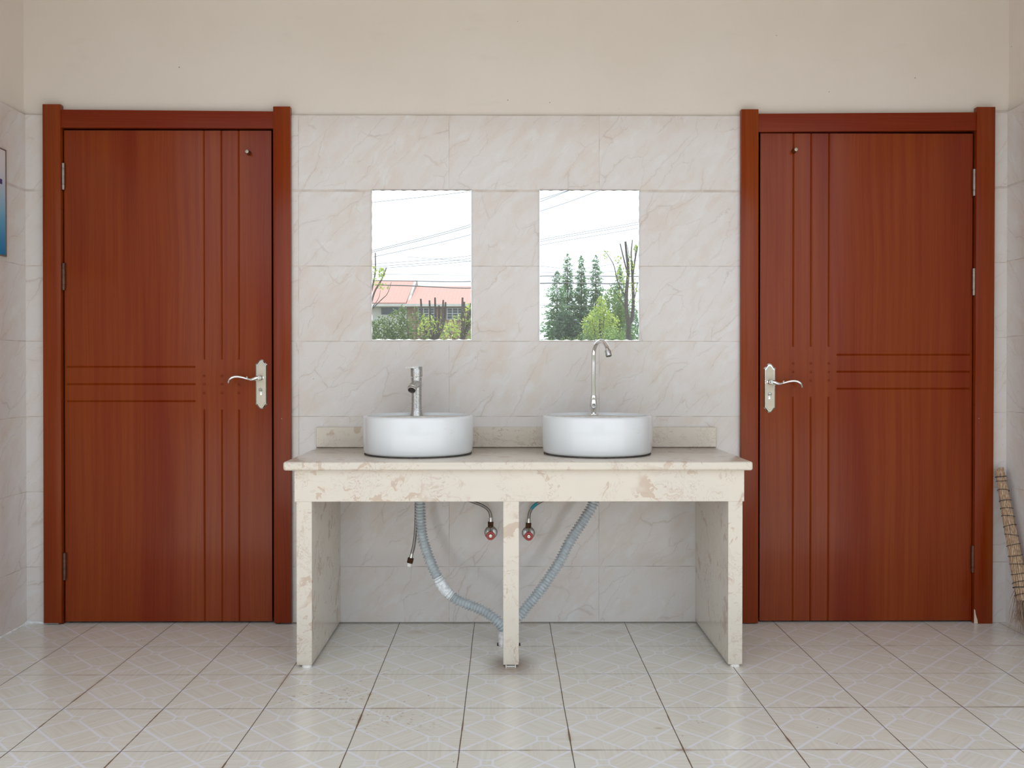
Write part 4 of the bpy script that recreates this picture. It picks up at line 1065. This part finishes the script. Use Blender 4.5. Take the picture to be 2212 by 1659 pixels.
round_tree('broadleaf_tree', 6.9, -98.0, [(6.7, -98, 4.6, 1.3, 1.0, 3.0, 2), (7.6, -98, 4.2, 1.0, 1.0, 2.6, 1.5)], 2300, 0.34, 51, M_LEAF_DARK, 5.0, 'dark evergreen in front of the left conifers', 'tree', GR)
round_tree('broadleaf_tree', 9.6, -92.0, [(9.4, -92, 4.2, 0.9, 0.9, 3.0, 2), (8.8, -92, 3.4, 0.7, .7, 2.4, 1)], 1300, 0.34, 52, M_LEAF_CONIFER, 5.0, 'mid-green tree low between conifers in the right mirror', 'tree', GR)
round_tree('broadleaf_tree', 10.4, -84.0, [(10.4, -84, 6.2, 1.25, 1.0, 2.6, 2), (9.7, -84, 4.2, 1.0, 1, 2.0, 1), (11.3, -84, 5.2, .8, .8, 2.2, 1)], 1900, 0.32, 53, M_LEAF_HEDGE, 6.5, 'soft green rounded tree directly behind the lime-green tree', 'tree', GR)
round_tree('broadleaf_tree', 4.70, -41.4, [(4.70, -41.4, 3.2, 0.62, 0.6, 1.0, 3), (4.75, -41.4, 4.0, 0.28, .3, 0.55, 1), (4.2, -41.4, 3.1, .42, .4, .6, 1.2), (5.25, -41.4, 3.1, .45, .4, .65, 1.2)], 1500, 0.135, 54, M_LEAF_LIME, 3.4, 'bright lime-green round tree in the middle of the right mirror', 'tree', GR)
round_tree('broadleaf_tree', 15.0, -104.0, [(15.0, -104, 5.0, 1.1, 1.0, 3.6, 2), (16.6, -104, 4.4, 1.1, 1, 3, 1)], 1500, 0.36, 55, M_LEAF_CONIFER, 6.0, 'green tree behind the trunk of the forked tree', 'tree', GR)
root = thing('hedge', (3.2, -32.4, -0.06), 'low leafy hedge at the foot of the lime-green tree', 'hedge', GR)
obj('leaves', leaf_cloud([(3.2, -32.4, 1.7, 0.55, 0.5, 0.80, 2), (2.5, -32.4, 1.5, 0.6, .5, 0.75, 1.5), (1.6, -32.4, 1.35, .7, .5, .85, 1.5), (3.8, -32.4, 1.5, .5, .5, .9, 1)], 2600, 0.10, 61), M_LEAF_SHRUB, root, 0)
root = thing('hedge', (5.4, -36.4, -0.06), 'clipped pale green hedge at the lower right of the right mirror', 'hedge', GR)
obj('leaves', leaf_cloud([(4.75, -36.4, 1.9, 0.75, 0.6, 0.95, 2), (5.7, -36.4, 1.9, 0.8, .6, 1.0, 2), (6.6, -36.4, 1.9, .8, .6, 1.0, 1.5)], 3600, 0.085, 62), M_LEAF_HEDGE, root, 0)

# overhead cables, each sagging between far poles
def cable(pts, y, r, label):
    (xa, za), (xb, zb) = pts[0], pts[-1]
    s0 = (pts[1][1] - za) / (pts[1][0] - xa); s1 = (zb - pts[-2][1]) / (xb - pts[-2][0])
    P_ = [(xa - 14, za - 14 * s0 * 0.9), *pts, (xb + 14, zb + 14 * s1 * 1.1)]
    q, _ = spline([(x, y, z) for x, z in P_], 48)
    m_ = MB(); m_.tube(q, r * 1.5, 5)
    tag(obj('overhead_cable', m_, M_CABLE if r > 0.0155 else M_CABLE_PALE, None, 60), label, 'cable', 'overhead cables reflected in the mirrors')
cable([(-8.33, 11.36), (-2.14, 12.06)], -53.4, 0.010, 'single pale cable nearest the top of the left mirror')
cable([(-8.33, 8.34), (-2.19, 9.97), (2.17, 11.58), (3.89, 12.10)], -53.4, 0.011, 'topmost cable of the steep trio in the left mirror')
cable([(-8.33, 8.24), (-2.19, 9.84), (2.17, 11.40)], -53.4, 0.011, 'middle cable of the steep trio in the left mirror')
cable([(-8.40, 8.20), (-2.27, 9.61), (2.24, 11.13), (5.73, 12.34)], -55.3, 0.011, 'lowest cable of the steep trio in the left mirror')
cable([(-10.29, 9.22), (-2.71, 9.89), (2.79, 11.15), (10.57, 12.56)], -68.6, 0.012, 'topmost cable of the gentle trio crossing both mirrors')
cable([(-10.29, 9.00), (-2.71, 9.67), (2.79, 11.0), (10.57, 12.39)], -68.6, 0.012, 'middle cable of the gentle trio crossing both mirrors')
cable([(-10.43, 8.95), (-2.74, 9.58), (2.82, 10.84), (10.71, 12.22)], -69.5, 0.012, 'lowest cable of the gentle trio crossing both mirrors')
cable([(-10.07, 8.02), (-2.56, 7.96), (2.61, 8.14), (10.02, 8.25)], -64.8, 0.010, 'thin level cable above the red roof')
cable([(-7.27, 5.73), (-1.85, 5.68), (1.88, 5.97), (7.24, 5.96)], -45.8, 0.016, 'dark cable level with the roof ridge')
cable([(-7.55, 5.67), (-5.01, 5.60), (-1.92, 5.49), (1.98, 5.76), (5.99, 5.74), (7.51, 5.78)], -47.7, 0.022, 'thick dark cable crossing in front of the red roof')
cable([(3.52, 7.25), (13.36, 7.16)], -87.6, 0.016, 'low cable crossing behind the conifers')
cable([(3.67, 11.58), (7.45, 11.29), (13.91, 12.22)], -91.4, 0.014, 'thin cable passing behind the conifer tops')
